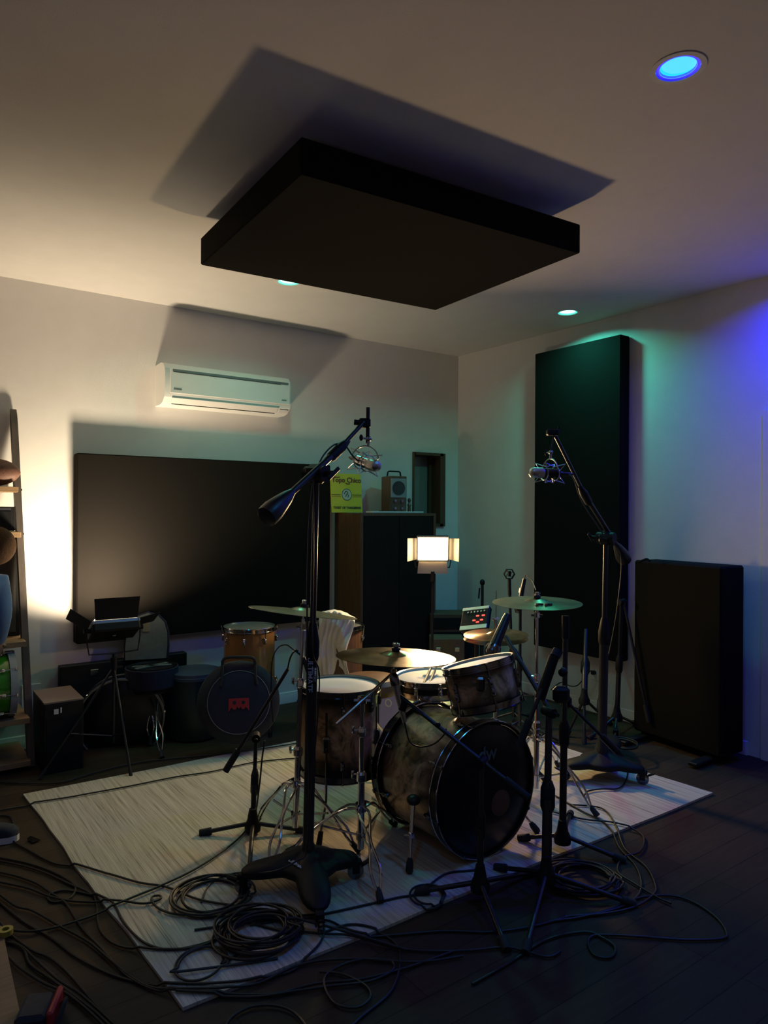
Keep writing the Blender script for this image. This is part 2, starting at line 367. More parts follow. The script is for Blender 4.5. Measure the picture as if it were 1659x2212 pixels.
# ================================================================== THE SETTING
X0, Y0 = -3.2, -3.0
RUGQ = [V((.763, 2.066)), V((3.63, 2.023)), V((3.475, 3.985)), V((.653, 4.102))]; RUGZ = 0.012
struct('floor', MB().box(((X0+CX)/2, (Y0+CY)/2, -0.05), (CX-X0+.3, CY-Y0+.3, 0.1)), floor_mat())
cm = MB()
cm.box(((X0+CX)/2, (Y0+CY)/2, CZ+0.10), (CX-X0+.3, CY-Y0+.3, 0.1))
HR = 0.074
def ceiling_with_holes():
    # ceiling slab with round openings for the recessed lights: grid cells with holes
    xs = sorted({X0-.1, CX+.1}|{d[0]-.15 for d in DOWN}|{d[0]+.15 for d in DOWN if d[0]+.15 < CX+.1})
    ys = sorted({Y0-.1, CY+.1}|{d[1]-.15 for d in DOWN}|{d[1]+.15 for d in DOWN})
    mb = MB()
    for i in range(len(xs)-1):
        for j in range(len(ys)-1):
            x0, x1, y0, y1 = xs[i], xs[i+1], ys[j], ys[j+1]
            hit = [d for d in DOWN if x0-1e-6 <= d[0] <= x1+1e-6 and y0-1e-6 <= d[1] <= y1+1e-6 and d[0]-HR > x0-1e-6 and d[0]+HR < x1+1e-6 and d[1]-HR > y0-1e-6 and d[1]+HR < y1+1e-6]
            if not hit:
                mb.add([(x0, y0, CZ), (x1, y0, CZ), (x1, y1, CZ), (x0, y1, CZ)], [(0, 1, 2, 3)])
            else:
                cx, cy = hit[0][0], hit[0][1]; n = 48; vs = []; fs = []
                for k in range(n):
                    t = 2*PI*(k+.5)/n; c, s_ = math.cos(t), math.sin(t)
                    lx = (x1-cx)/c if c > 0 else (x0-cx)/c; ly = (y1-cy)/s_ if s_ > 0 else (y0-cy)/s_
                    q = min(lx, ly); vs.append((cx+c*q, cy+s_*q, CZ)); vs.append((cx+c*HR, cy+s_*HR, CZ)); 
                for k in range(n): j2 = (k+1) % n; fs.append((2*k, 2*j2, 2*j2+1, 2*k+1))
                for (qx, qy) in ((x0, y0), (x1, y0), (x1, y1), (x0, y1)):
                    ang = math.atan2(qy-cy, qx-cx) % (2*PI); k = int(((ang/(2*PI))*n-.5) % n)
                    b0 = len(vs); vs.append((qx, qy, CZ)); fs.append((2*k, b0, 2*((k+1) % n)))
                mb.add(vs, fs)
    return mb
cw = ceiling_with_holes(); cw.v += []; n0 = len(cm.v)
cm.f += [tuple(i+n0 for i in f) for f in cw.f]; cm.v += cw.v; cm.a += cw.a
struct('ceiling', cm, ceil_m)
# back wall with the tall narrow window opening
NX0, NX1, NZ0, NZ1 = 3.868, 4.236, 1.36, 2.02
wb = MB(); T = 0.16
for (x0, x1, z0, z1) in ((X0-.1, NX0, 0, CZ), (NX1, CX+T, 0, CZ), (NX0, NX1, 0, NZ0), (NX0, NX1, NZ1, CZ)):
    wb.box(((x0+x1)/2, CY+T/2, (z0+z1)/2), (x1-x0, T, z1-z0))
struct('wall_back', wb, wall_m)
struct('wall_right', MB().box((CX+T/2, (Y0+CY)/2, CZ/2), (T, CY-Y0+.2, CZ)), wall_m)
struct('wall_left', MB().box((X0-T/2, (Y0+CY)/2, CZ/2), (T, CY-Y0+.2, CZ)), wall_m)
struct('wall_front', MB().box(((X0+CX)/2, Y0-T/2, CZ/2), (CX-X0+.2, T, CZ)), wall_m)
def base_prof(p0, p1, nrm, name):
    p0, p1, nrm = V(p0), V(p1), V(nrm); z = V((0, 0, 1))
    prof = [(0.001, 0), (0.014, 0), (0.014, 0.062), (0.010, 0.072), (0.010, 0.080), (0.001, 0.086)]
    struct(name, MB().prism([p0+nrm*a+z*b for a, b in prof], p1-p0), trim_m)
base_prof((X0, CY, 0), (CX, CY, 0), (0, -1, 0), 'baseboard_back')
base_prof((CX, CY, 0), (CX, 2.23, 0), (-1, 0, 0), 'baseboard_right')
# window in the back wall
wf = MB()
for (x, wd) in ((NX0+.005, .010), (NX1-.030, .060)): wf.box((x, CY+.07, (NZ0+NZ1)/2), (wd, .18, NZ1-NZ0))
for z in (NZ0+.012, NZ1-.012): wf.box(((NX0+NX1)/2, CY+.07, z), (NX1-NX0-.048, .18, .024))
wf.box((NX1-.075, CY+.12, (NZ0+NZ1)/2), (.03, .03, NZ1-NZ0-.05))
wo = struct('window_1', wf, frame_wood)
wp = MB().box(((NX0+NX1)/2-.02, CY+.135, (NZ0+NZ1)/2), (NX1-NX0-.06, .006, NZ1-NZ0-.05)).build('pane', glass_m, wo)
# door casing at the right edge of the right wall
dc = MB(); dy, dz = 2.145, 2.05
dc.box((CX-.008, dy-.035, dz/2), (.016, .07, dz)); dc.box((CX-.008, dy-.5, dz+.035), (.016, 1.0, .07)); dc.box((CX-.008, dy-.965, dz/2), (.016, .07, dz))
struct('trim_1', dc, trim_m)
dr = struct('door_1', MB().box((CX-.004, dy-.5, dz/2+.004), (.008, .86, dz-.01)), trim_m)
MB().cyl((CX-.008, dy-.84, 1.0), (CX-.06, dy-.84, 1.0), .012).cyl((CX-.05, dy-.84, 1.0), (CX-.07, dy-.84, 1.0), .028).build('door_knob', steel, dr)

rug = MB(); n = 90
top = []
def rugpt(t):        # slightly wavy outline
    k = int(t) % 4; a, b = RUGQ[k], RUGQ[(k+1) % 4]; p = a.lerp(b, t-int(t)); d = (b-a).normalized()
    p = p+V((d.y, -d.x))*(.006*math.sin((t-int(t))*9+k)+.003*math.sin((t-int(t))*31))*math.sin((t-int(t))*PI)
    return V((p.x, p.y, 0))
outl = [rugpt(4*i/160) for i in range(160)]
rug.prism([p+V((0, 0, .001)) for p in outl], (0, 0, RUGZ-.001))
tag(rug.build('rug', rug_mat()), 'large pale beige striated wool rug under the drum kit', 'rug')
def zf(p):
    for k in range(4):
        a, b = RUGQ[k], RUGQ[(k+1) % 4]
        if (b.x-a.x)*(p.y-a.y)-(b.y-a.y)*(p.x-a.x) < 0: return 0.0
    return RUGZ

# ---------------------------------------------------------------- ceiling lights
lens_col = {'blue': (0.0, 0.45, 1.0), 'teal': (0.50, 1.0, 0.92)}
for i, (x, y, c, lab) in enumerate(DOWN):
    t = thing('recessed_light', lab, 'ceiling light', (x, y, CZ), 'recessed ceiling lights')
    MB().lathe((x, y, CZ), (0, 0, 1), [(HR-.006, -.003), (HR+.012, -.003), (HR+.012, .0005), (HR, .0005), (HR, .012), (HR-.003, .012), (HR-.006, -.003)], 48, cap=False).build('trim_ring', trim_m, t)
    lm = mat('lens '+c, (0.8, 0.8, 0.8), 0.4, em=lens_col[c], es=1.5 if c == 'blue' else 2.0)
    MB().cyl((x, y, CZ+.009), (x, y, CZ+.014), HR-.001, n=48).build('lens', lm, t)
    em_ = mat('lens edge '+c, (0.5, 0.5, 0.5), 0.5, em=(0.02, 0.0, 1.0) if c == 'blue' else (0.02, 0.75, 0.5), es=1.2)
    MB().lathe((x, y, CZ+.004), (0, 0, 1), [(HR-.019, .001), (HR-.017, -.003), (HR-.007, -.003), (HR-.005, .004), (HR-.019, .004), (HR-.019, .001)], 48, cap=False).build('lens_edge', em_, t)
    area('downlight_'+c, V((x, y, CZ+.003)), V((0, 0, -1)), 2*HR-.040, 2*HR-.040, (P_TEAL if x > 3 else P_TEAL*.5) if c == 'teal' else (P_BLUE_WALL if x > 4 else P_BLUE), C_TEAL if c == 'teal' else (C_BLUE_WALL if x > 4 else C_BLUE), 'DISK', 150, V((0, 1, 0)))

# ---------------------------------------------------------------- acoustic panels
def panel(name, label, c, size, ax=None, extra=None):
    t = thing(name, label, 'acoustic panel', c)
    MB().box(c, size, ax, bev=.007).build('fabric_cover', black_fab, t)
    return t
cz0 = 2.705
cl = [V((1.085, 2.80, 0)), V((2.285, 2.76, 0)), V((2.270, 1.805, 0)), V((1.083, 1.862, 0))]
cl = [G(421, 570, cz0), G(937, 670, cz0), G(1259, 548, cz0), G(665, 380, cz0)]
cc = sum((V(p) for p in cl), V((0, 0, 0)))/4
xa = ((cl[1]-cl[0])+(cl[2]-cl[3])).normalized(); xa.z = 0; xa.normalize(); ya = V((0, 0, 1)).cross(xa)
W_ = ((cl[1]-cl[0]).length+(cl[2]-cl[3]).length)/2; H_ = ((cl[0]-cl[3]).length+(cl[1]-cl[2]).length)/2
cth = .135
cloud = thing('ceiling_cloud', 'black fabric acoustic panel hanging flat below the ceiling on wires', 'acoustic panel', cc+V((0, 0, cth/2)))
MB().box(cc+V((0, 0, cth/2)), (W_, H_, cth), (xa, ya, V((0, 0, 1))), bev=.006).build('fabric_cover', black_fab, cloud)
for sx in (-1, 1):
    for sy in (-1, 1):
        q = cc+xa*(sx*W_*.36)+ya*(sy*H_*.36)
        MB().cyl(q+V((0, 0, cth-.002)), V((q.x, q.y, CZ)), .0012, n=6).cyl(q+V((0, 0, cth-.002)), q+V((0, 0, cth+.015)), .008, n=8).build('hanging_wire', steel, cloud)
panel('wall_panel', 'wide black fabric acoustic panel on the back wall below the air conditioner', (2.02, CY-.050, 1.248), (1.895, .092, 1.225))
tp = thing('wall_panel', 'tall narrow black fabric acoustic panel on the right wall', 'acoustic panel', (CX-.055, 3.49, 1.60))
MB().box((CX-.060, 3.485, 1.595), (.105, .80, 2.32), bev=.006).build('fabric_cover', black_fab, tp)
# freestanding gobo at right
gb = thing('gobo_panel', 'freestanding black fabric sound baffle standing by the right wall', 'acoustic panel', (4.19, 2.56, 0))
ga = (V((.99, -.10, 0)).normalized(), V((.10, .99, 0)).normalized(), V((0, 0, 1)))
MB().box((4.205, 2.525, .615), (.225, .64, 1.13), ga, bev=.012).build('fabric_cover', black_fab, gb)
for yy in (2.30, 2.78):
    MB().box((4.10, yy, .024), (.40, .06, .022), bev=.005).box((4.17, yy, .046), (.05, .05, .03)).build('foot', black_pla, gb)
MB().tube(smooth([D(1380, 1214, 4.58), D(1390, 1210, 4.56), D(1398, 1208, 4.55), D(1404, 1213, 4.54)]), .008, 6).build('loose_fabric', black_fab, gb)

# ---------------------------------------------------------------- air conditioner
ac = thing('air_conditioner', 'white wall mounted split air conditioner high on the back wall', 'air conditioner', (2.05, CY, 2.36))
x0, x1 = 1.60, 2.55; zt, zb = 2.50, 2.215
prof = [(0.0, zt-.005), (.12, zt), (.165, zt-.012), (.195, zt-.045), (.202, zt-.075), (.202, zb+.075), (.190, zb+.045), (.15, zb+.012), (.10, zb), (0.0, zb)]
MB().prism([V((x0, CY-a, z)) for a, z in prof], (x1-x0, 0, 0)).build('body', ac_m, ac, 25)
fx0, fx1 = x0+.035, x1-.01
MB().box(((fx0+fx1)/2, CY-.2045, (zt+zb)/2+.012), (fx1-fx0, .009, .165), bev=.003).build('front_panel', ac_m, ac)
MB().box(((fx0+fx1)/2-.03, CY-.2095, zt-.0705), (fx1-fx0-.10, .004, .003)).build('slot_line', ac_dark, ac)
MB().box(((fx0+fx1)/2, CY-.2085, zt-.060), (fx1-fx0-.03, .004, .018)).build('intake_slot', ac_grey, ac)
fl0 = V((x0+.05, CY-.197, zb+.045)); dn = V((0, .052, -.043)).normalized(); nrm = V((0, -.64, -.77)).normalized()
MB().box(fl0+V(((.80)/2, 0, 0))+dn*.026+nrm*.002, (.80, .050, .004), (V((1, 0, 0)), dn, nrm), bev=.001).build('air_flap', ac_m, ac)
MB().box(fl0+V((.40, 0, 0))+dn*.058+nrm*.003, (.78, .005, .004), (V((1, 0, 0)), dn, nrm)).build('outlet_gap', ac_dark, ac)
MB().box(fl0+V((.85, 0, 0))+dn*.032+nrm*.002, (.07, .03, .003), (V((1, 0, 0)), dn, nrm)).build('status_panel', trim_m, ac)
text('DAIKIN', .016, (x0+.085, CY-.2095, zb+.10), (1, 0, 0), (0, -1, 0), print_dark, ac, 'brand_lettering')
text('INVERTER', .009, (x1-.06, CY-.2095, zb+.10), (1, 0, 0), (0, -1, 0), print_dark, ac, 'small_lettering')

# ---------------------------------------------------------------- cabinet with objects on it
bx0, bx1, by0, bz = 3.056, 3.808, 4.522, 1.482
cab = thing('cabinet', 'tall wooden cabinet with dark front against the back wall', 'cabinet', ((bx0+bx1)/2, by0, 0))
MB().box((bx0+.012, (by0+CY-.02)/2, bz/2), (.024, CY-.02-by0, bz-.002)).build('side_panel', walnut, cab)
MB().box((bx1-.012, (by0+CY-.02)/2, bz/2), (.024, CY-.02-by0, bz-.002)).build('side_panel', walnut, cab)
MB().box(((bx0+bx1)/2, (by0+CY-.02)/2, bz-.012), (bx1-bx0-.05, CY-.02-by0, .022)).build('top_panel', walnut, cab)
MB().box(((bx0+bx1)/2, CY-.035, bz/2), (bx1-bx0-.05, .01, bz-.05)).build('back_panel', walnut, cab)
for k in range(2):
    xx = bx0+.03+(bx1-bx0-.06)*(k+.5)/2
    MB().box((xx, by0+.012, bz/2+.01), ((bx1-bx0-.06)/2-.004, .018, bz-.07), bev=.002).build('door', door_blk, cab)
def rep(px, py, y): d = ray(px, py); return CAM+d*(y/d.y)
# sign
sp = thing('poster', 'yellow green soda advertising sign leaning on the wall atop the cabinet', 'poster', rep(750, 1103, CY-.10))
p0 = rep(717, 1104, CY-.13); p1 = rep(784, 1104, CY-.13); hgt = rep(750, 1025, CY-.06).z-bz+.003
sx_ = V((1, 0, 0)); sy_ = V((0, .10, 1)).normalized(); sn = sx_.cross(sy_); sw = (p1-p0).length*.99
s0 = V(((p0.x+p1.x)/2, CY-.125, bz+.002)); sc_ = s0+sy_*(hgt/2)
MB().box(sc_, (sw, hgt, .004), (sx_, sy_, -sn)).build('board', yellow_sign, sp)
def on(u, v_): return sc_+sx_*(u*sw)+sy_*(v_*hgt)+sn*.004
text('Topo Chico', sw*.195, on(0.02, .33), sx_, sn, maroon, sp, 'title_lettering')
MB().tube(smooth([on(-.44, .36), on(-.46, .40), on(-.40, .425), on(-.30, .40), on(-.20, .41)], 4), sw*.012, 6).tube(smooth([on(.12, .245), on(.04, .235), on(-.02, .26)], 4), sw*.012, 6).build('script_swash', maroon, sp)
text('TWIST OF TANGERINE', sw*.088, on(0, -.38), sx_, sn, print_dark, sp, 'bottom_lettering')
MB().cyl(on(0, -.04)-sn*.002, on(0, -.04)+sn*.001, sw*.165, n=28).build('emblem', cream_p, sp)
MB().ring(on(0, -.04)+sn*.001, sn, sw*.155, sw*.008, 28, 6).tube([on(-.04, -.10)+sn*.001, on(-.02, -.05)+sn*.001, on(.04, .0)+sn*.001, on(0, .05)+sn*.001, on(-.05, .03)+sn*.001, on(-.08, -.03)+sn*.001], sw*.012, 6).tube([on(.03, -.12)+sn*.001, on(.06, -.06)+sn*.001, on(.03, -.04)+sn*.001], sw*.01, 6).build('emblem_outline', print_dark, sp)
for s_ in (-1, 1):
    for dv in (0, -.045): MB().box(on(s_*.34, -.045+dv)-sn*.001, (sw*.30, hgt*.012, .002), (sx_, sy_, -sn)).build('stripe', maroon if dv == 0 else orange_p, sp)
# vintage speaker box
vb = rep(857, 1104, CY-.24)
vs = thing('portable_speaker', 'small vintage portable speaker with carry handle and round grey face on the cabinet', 'speaker', V((vb.x, CY-.20, bz)))
vx, vy, vw, vh, vd = vb.x, CY-.20, .155, .30, .17
va = (V((.98, -.2, 0)).normalized(), V((.2, .98, 0)).normalized(), V((0, 0, 1)))
MB().box((vx, vy, bz+.002+vh/2), (vw, vd, vh), va, bev=.006).build('case', walnut, vs)
fp = V((vx, vy, bz))-va[1]*(vd/2+.002)
MB().box(fp+V((0, 0, vh*.68)), (vw*.90, .006, vh*.52), va, bev=.002).build('face_plate', face_grey, vs)
MB().cyl(fp+V((0, 0, vh*.68)), fp+V((0, 0, vh*.68))-va[1]*.008, vw*.34, n=28).ring(fp+V((0, 0, vh*.68))-va[1]*.006, va[1], vw*.34, .004).build('speaker_cone', print_dark, vs)
for i in (-1, 1):
    for j in (0, 1):
        q = fp+va[0]*(i*vw*.2)+V((0, 0, .04+j*.06)); MB().cyl(q, q-va[1]*.014, .011, n=14).build('knob', nickel, vs)
hz = bz+.002+vh
MB().tube([V((vx, vy, hz))+va[0]*a+V((0, 0, b)) for a, b in ((-.062, 0), (-.056, .035), (-.045, .042), (.045, .042), (.056, .035), (.062, 0))], .007, 8).build('handle', black_pla, vs)
fg = thing('figurine', 'tiny dark figurine standing at the foot of the vintage speaker', 'figurine', rep(884, 1103, CY-.28))
q = V((fg.location.x, fg.location.y, bz+.001)); ORG[fg.name] = q; fg.location = q
MB().lathe(q, (0, 0, 1), [(.014, 0), (.016, .02), (.012, .05), (.018, .065), (.008, .085), (.013, .095), (.015, .108), (.010, .12), (.002, .125)], 14).build('body', leather, fg)
kb = thing('keyboard', 'thin white toy keyboard lying along the cabinet top edge', 'keyboard', (3.46, CY-.345, bz))
k0, k1 = rep(797, 1103, by0+.06), rep(908, 1103, by0+.06)
MB().box(((k0.x+k1.x)/2, by0+.06, bz+.007), (k1.x-k0.x, .09, .012), bev=.002).build('body', trim_m, kb)
MB().box((k0.x+.22*(k1.x-k0.x)+.06, by0+.055, bz+.015), (.13, .05, .006)).build('key_block', black_pla, kb)

# ---------------------------------------------------------------- stands
def tripod_legs(t, hub, feet, m_, r=.009, brace=None, footm=rubber, name='leg', drop=None):
    for f in feet:
        f = V(f); mb = MB(); mb.cyl(hub, f, r, n=12)
        lg = mb.build(name, m_, t)
        d = (f-V(hub)).normalized()
        MB().cyl(f-d*.035, f+d*.018, r*1.75, n=12).build('rubber_foot', footm, lg)
        if brace: MB().cyl(brace, V(hub).lerp(f, .5), r*.6, n=8).build('brace', m_, lg)
def feet3(c, rad, a0, z=.015): return [V((c.x+rad*math.cos(a0+k*2*PI/3), c.y+rad*math.sin(a0+k*2*PI/3), zf(c)+z)) for k in range(3)]

def arm_base(t, c, casters, lettering):
    """weighted three armed base on casters; c = centre at about 0.12 m"""
    angs = [math.atan2(p.y-c.y, p.x-c.x) for p in casters]; lens = [math.hypot(p.x-c.x, p.y-c.y) for p in casters]
    n = 108; rings = []
    def rad(th):
        r = .125
        for a, l in zip(angs, lens):
            d = (th-a+PI) % (2*PI)-PI; hw = .034+.022*math.cos(min(1, abs(d)/.8)*PI/2)
            if abs(d) < PI/2:
                rr = min(l+.01, hw/max(abs(math.sin(d)), 1e-4)); r = max(r, rr)
        return r
    raw = [rad(2*PI*i/n) for i in range(n)]
    sm = [sum(raw[(i+k) % n]*wt for k, wt in zip(range(-4, 5), (1, 2, 3, 4, 5, 4, 3, 2, 1)))/25 for i in range(n)]
    vs = []; levels = [(.96, -.036), (1.0, -.028), (1.0, -.014), (.95, -.004), (.72, .006), (.45, .02), (.2, .034)]
    for sc, dz in levels:
        for i in range(n):
            th = 2*PI*i/n; r = sm[i]*sc
            vs.append(V((c.x+r*math.cos(th), c.y+r*math.sin(th), c.z+dz-.05*max(0, r-.12))))
    fs = [(k*n+i, k*n+(i+1) % n, (k+1)*n+(i+1) % n, (k+1)*n+i) for k in range(len(levels)-1) for i in range(n)]
    fs += [tuple(reversed(range(n))), tuple(range((len(levels)-1)*n, len(levels)*n))]
    mb = MB(); mb.add(vs, fs); mb.build('weighted_base', charcoal, t, 40)
    for p, a in zip(casters, angs):
        d = V((math.cos(a), math.sin(a), 0)); s_ = V((-d.y, d.x, 0)); q = V((p.x, p.y, zf(p)+.034))
        ca = MB().box(q+V((0, 0, .034)), (.030, .048, .022), (s_, d, V((0, 0, 1))), bev=.004)
        for k in (-1, 1): ca.box(q+s_*(.014*k)+V((0, 0, .016)), (.004, .03, .044), (s_, d, V((0, 0, 1))))
        ca.box(q+d*.045+V((0, 0, .03)), (.022, .04, .008), (s_, (d+V((0, 0, .5))).normalized(), V((0, 0, 1))))
        co = ca.build('caster', black_pla, t)
        MB().lathe(q-s_*.010, s_, [(.010, 0), (.028, .002), (.033, .005), (.033, .015), (.028, .018), (.010, .020)], 24).build('wheel', dark_chrome, co)
    if lettering:
        text('Ultimate', .026, c+V((-.075, -.045, .012)), Rt-V((math.sin(YAW), math.cos(YAW), 0))*.9, (0, -.05, 1), white_print, t, 'base_lettering')

def boom_stand(label, base_px, bz_, caster_px, colpx, head, tip, cw_end, tube_r, letters):
    c = G(base_px[0], base_px[1], bz_)
    cs = [G(*p) for p in caster_px]
    t = thing('studio_boom_stand', label, 'microphone stand', V((c.x, c.y, 0)), 'wheeled studio boom stands')
    arm_base(t, c, cs, letters)
    head = V(head); b0 = c+V((0, 0, .0)); L = head-b0
    def at(k): return b0+L*k
    MB().lathe(at(0), L, [(tube_r*1.25, .0), (tube_r*1.25, .05), (tube_r, .06), (tube_r, L.length*.52)], 20).build('lower_tube', black_met, t)
    l0 = L.length
    MB().lathe(at(.515), L, [(tube_r*1.05, 0), (tube_r*1.28, .02), (tube_r*1.3, .07), (tube_r*.95, .12), (tube_r*.72, .15)], 20).build('clutch', black_pla, t)
    MB().cyl(at(.53), at(.985), tube_r*.58, n=16).build('upper_tube', black_met, t)
    a, b, u = frame(V(tip)-head)
    bd = (V(tip)-V(cw_end)).normalized(); side = bd.cross(V((0, 0, 1))).normalized()
    MB().cyl(head-side*.05, head+side*.05, .032, n=20).box(head, (.07, .055, .075), (side, bd, side.cross(bd)), bev=.012).cyl(head+side*.05, head+side*.085, .012, n=10).box(head+side*.09, (.012, .08, .018), (side, bd, side.cross(bd)), bev=.004).build('swivel_head', black_pla, t)
    cwl = .15; cwp = V(cw_end)+bd*cwl
    MB().cyl(cwp-bd*.02, head.lerp(V(tip), .45), .0135, n=14).build('boom_arm_lower', black_met, t)
    mid = head.lerp(V(tip), .42)
    MB().lathe(mid-bd*.06, bd, [(.014, 0), (.021, .015), (.022, .09), (.015, .13), (.011, .15)], 16).build('boom_clutch', black_pla, t)
    MB().cyl(mid, V(tip), .0095, n=12).build('boom_arm_upper', black_met, t)
    MB().lathe(V(cw_end), bd, [(.030, 0), (.040, .004), (.0415, .015), (.0415, .045), (.034, .09), (.026, .13), (.016, .16), (.0135, .17)], 28).build('counterweight', black_met, t)
    if letters:
        n_ = (CAM-at(.4)); n_.z = 0; n_.normalize(); 
        for s_, sz, dz, sh in (('ULTIMATE', .030, 0, .008), ('SUPPORT', .013, 0, -.011)):
            p = D(672, 1455, (at(.4)-CAM).dot(Fw)); k = (p.z-b0.z)/L.z; sd = n_.cross(V((0, 0, 1)))
            text(s_, sz, at(k)+n_*(tube_r+.001)-sd*(-sh), -L, n_, white_print, t, 'tube_lettering')
    return t, c, L
def studio_mic(label, c, axis, hang, holder, bm_=None):
    """large microphone in a wire shock mount; axis = towards the capsule end, hang = point of the clamp it hangs from"""
    c = V(c); a, b, u = frame(axis)
    t = thing('studio_microphone', label, 'microphone', c, 'large studio microphones')
    MB().lathe(c-u*.075, u, [(.012, -.012), (.014, 0), (.023, .006), (.024, .02), (.024, .095)], 24).build('body', bm_ or steel, t)
    MB().lathe(c-u*.075, u, [(.024, .095), (.0255, .10), (.0255, .145), (.022, .160), (.012, .168), (.002, .170)], 24).build('grille', nickel, t)
    MB().lathe(c-u*.087, -u, [(.009, 0), (.0095, .02), (.0085, .05), (.005, .065)], 14).build('connector', black_met, t)
    h = (V(hang)-c); h -= u*h.dot(u); h.normalize(); s_ = u.cross(h)
    cage = MB(); m_ = c-u*.02; R_ = .052
    for k in (-.032, .032): cage.ring(m_+u*k, u, .034, .0022, 30, 6)
    pts = []
    for i in range(4):
        t_ = PI/4+i*PI/2; d1 = h*math.cos(t_)+s_*math.sin(t_)
        tipp = m_+d1*.062
        for k in (-.055, .055):
            cage.tube([m_+u*(k*.55)+(h*math.cos(t_-.5)+s_*math.sin(t_-.5))*.034, m_+u*k+d1*.066, m_+u*(k*.55)+(h*math.cos(t_+.5)+s_*math.sin(t_+.5))*.034], .0022, 6)
        cage.tube([m_-u*.055+d1*.066, m_+d1*.045, m_+u*.055+d1*.066], .002, 6)
    arc = [m_+(h*math.cos(q)+s_*math.sin(q))*.070 for q in [(-1.25+2.5*i/12) for i in range(13)]]
    cage.tube(arc, .003, 6)
    cage.build('shock_mount', nickel, t)
    top_ = m_+h*.070
    MB().cyl(top_, top_+h*.025, .006, n=12).ball(top_+h*.032, .011).cyl(top_+h*.03-s_*.012, top_+h*.03+s_*.03, .005, n=10).build('swivel_joint', steel, t)
    MB().ball(top_+h*.03+s_*.04, (.009, .006, .014)).build('thumb_screw', black_pla, t)
    return t, top_+h*.035, c-u*.15
# left stand
hdL = D(683, 1024, 2.82); tipL = D(786, 912, 3.02); cwL = D(574, 1118, 2.55)
sl, cL, LL = boom_stand('tall wheeled black boom stand with white lettering in the foreground, left of the drums', (665, 1852), .12, [(525, 1936), (690, 2022), (768, 1905)], None, hdL, tipL, cwL, .022, True)
bar_t, bar_b = D(795, 880, 3.03), D(794, 958, 3.03)
MB().cyl(bar_t, bar_b, .0085, n=12).build('drop_bar', black_met, sl)
MB().box(D(788, 914, 3.03), (.05, .035, .04), (Rt, Fw, Up), bev=.006).cyl(D(765, 912, 3.02), D(785, 914, 3.02), .012, n=12).build('bar_clamp', black_pla, sl)
mic1, mt1, mc1 = studio_mic('silver studio microphone in a wire shock mount hanging from the left boom', D(792, 1000, 3.02), Rt*.50-Fw*.80-Up*.22, bar_b, None, dark_chrome)
MB().cyl(bar_b, mt1, .004, n=8).build('mount_stem', steel, sl)
# right stand
hdR = D(1309, 1162, 4.0); tipR = D(1196, 934, 3.5); cwR = D(1350, 1210, 4.2)
sr, cR, LR = boom_stand('tall wheeled black boom stand at the back right edge of the rug', (1300, 1637), .12, [(1222, 1690), (1388, 1700), (1330, 1600)], None, hdR, tipR, cwR, .025, False)
MB().box(D(1194, 934, 3.48), (.06, .04, .03), (Rt, Fw, Up), bev=.006).cyl(D(1183, 932, 3.48), D(1207, 932, 3.5), .011, n=12).cyl(D(1203, 936, 3.5), D(1208, 922, 3.5), .006, n=8).build('bar_clamp', black_pla, sr)
mic2, mt2, mc2 = studio_mic('silver studio microphone lying level in a wire shock mount on the right boom', D(1180, 1022, 3.45), -Rt*.93-Fw*.35+Up*.02, D(1193, 940, 3.45), None, gloss_blk)
MB().cyl(D(1197, 938, 3.47), mt2, .004, n=8).build('mount_stem', black_met, sr)

def mic_stand(label, hub_px, hub_z, feet_px, pivot, lo, hi, col_r=.011, group='tripod boom microphone stands', sleeve=None, feetz=.012):
    hub = G(hub_px[0], hub_px[1], hub_z)
    t = thing('microphone_stand', label, 'microphone stand', V((hub.x, hub.y, 0)), group)
    feet = [V((q.x, q.y, zf(q)+feetz)) for q in (G(*p, 0.02) for p in feet_px)]
    tripod_legs(t, hub+V((0, 0, .01)), feet, black_met, .0095)
    MB().lathe(hub+V((0, 0, -.035)), (0, 0, 1), [(.012, 0), (.036, .01), (.038, .035), (.026, .06), (.017, .11)], 18).build('tripod_hub', black_pla, t)
    pv = V(pivot); k = .45; q = hub.lerp(pv, k)
    MB().cyl(hub, q, col_r*1.15, n=16).build('lower_tube', black_met, t)
    MB().lathe(q-V((0, 0, .05)), pv-hub, [(col_r*1.2, 0), (col_r*1.7, .02), (col_r*1.7, .09), (col_r*1.0, .12)], 16).build('clutch', black_pla, t)
    MB().cyl(q, pv, col_r*.85, n=14).build('upper_tube', black_met, t)
    if lo is not None:
        d = (V(hi)-V(lo)).normalized(); s_ = d.cross(V((0, 0, 1))).normalized()
        MB().cyl(pv-s_*.03, pv+s_*.03, .020, n=16).cyl(pv+s_*.03, pv+s_*.055, .008, n=10).build('swivel_joint', black_pla, t)
        MB().cyl(lo, hi, .0085, n=12).build('boom_arm', black_met, t)
        MB().cyl(V(lo), V(lo)+d*.11, .0155, n=14).build('boom_grip', rubber, t)
    return t
def small_mic(label, tail, nose, r=.012, style='pencil', m_=black_met, cat='microphone', group='drum microphones'):
    tail, nose = V(tail), V(nose); u = nose-tail; L = u.length
    t = thing('drum_microphone', label, cat, tail, group)
    if style == 'pencil':
        MB().lathe(tail, u, [(r*.8, 0), (r, .005), (r, L*.80)], 18).build('body', m_, t)
        MB().lathe(tail, u, [(r*1.08, L*.80), (r*1.12, L*.84), (r*1.12, L*.97), (r*.7, L)], 18).build('grille', nickel, t)
    else:
        MB().lathe(tail, u, [(r*.62, 0), (r*.75, L*.1), (r*.95, L*.68), (r*1.0, L*.74)], 18).build('body', m_, t)
        MB().lathe(tail, u, [(r*1.25, L*.74), (r*1.35, L*.80), (r*1.3, L*.92), (r*.9, L*.99), (r*.2, L)], 18).build('grille', dark_chrome, t)
    return t

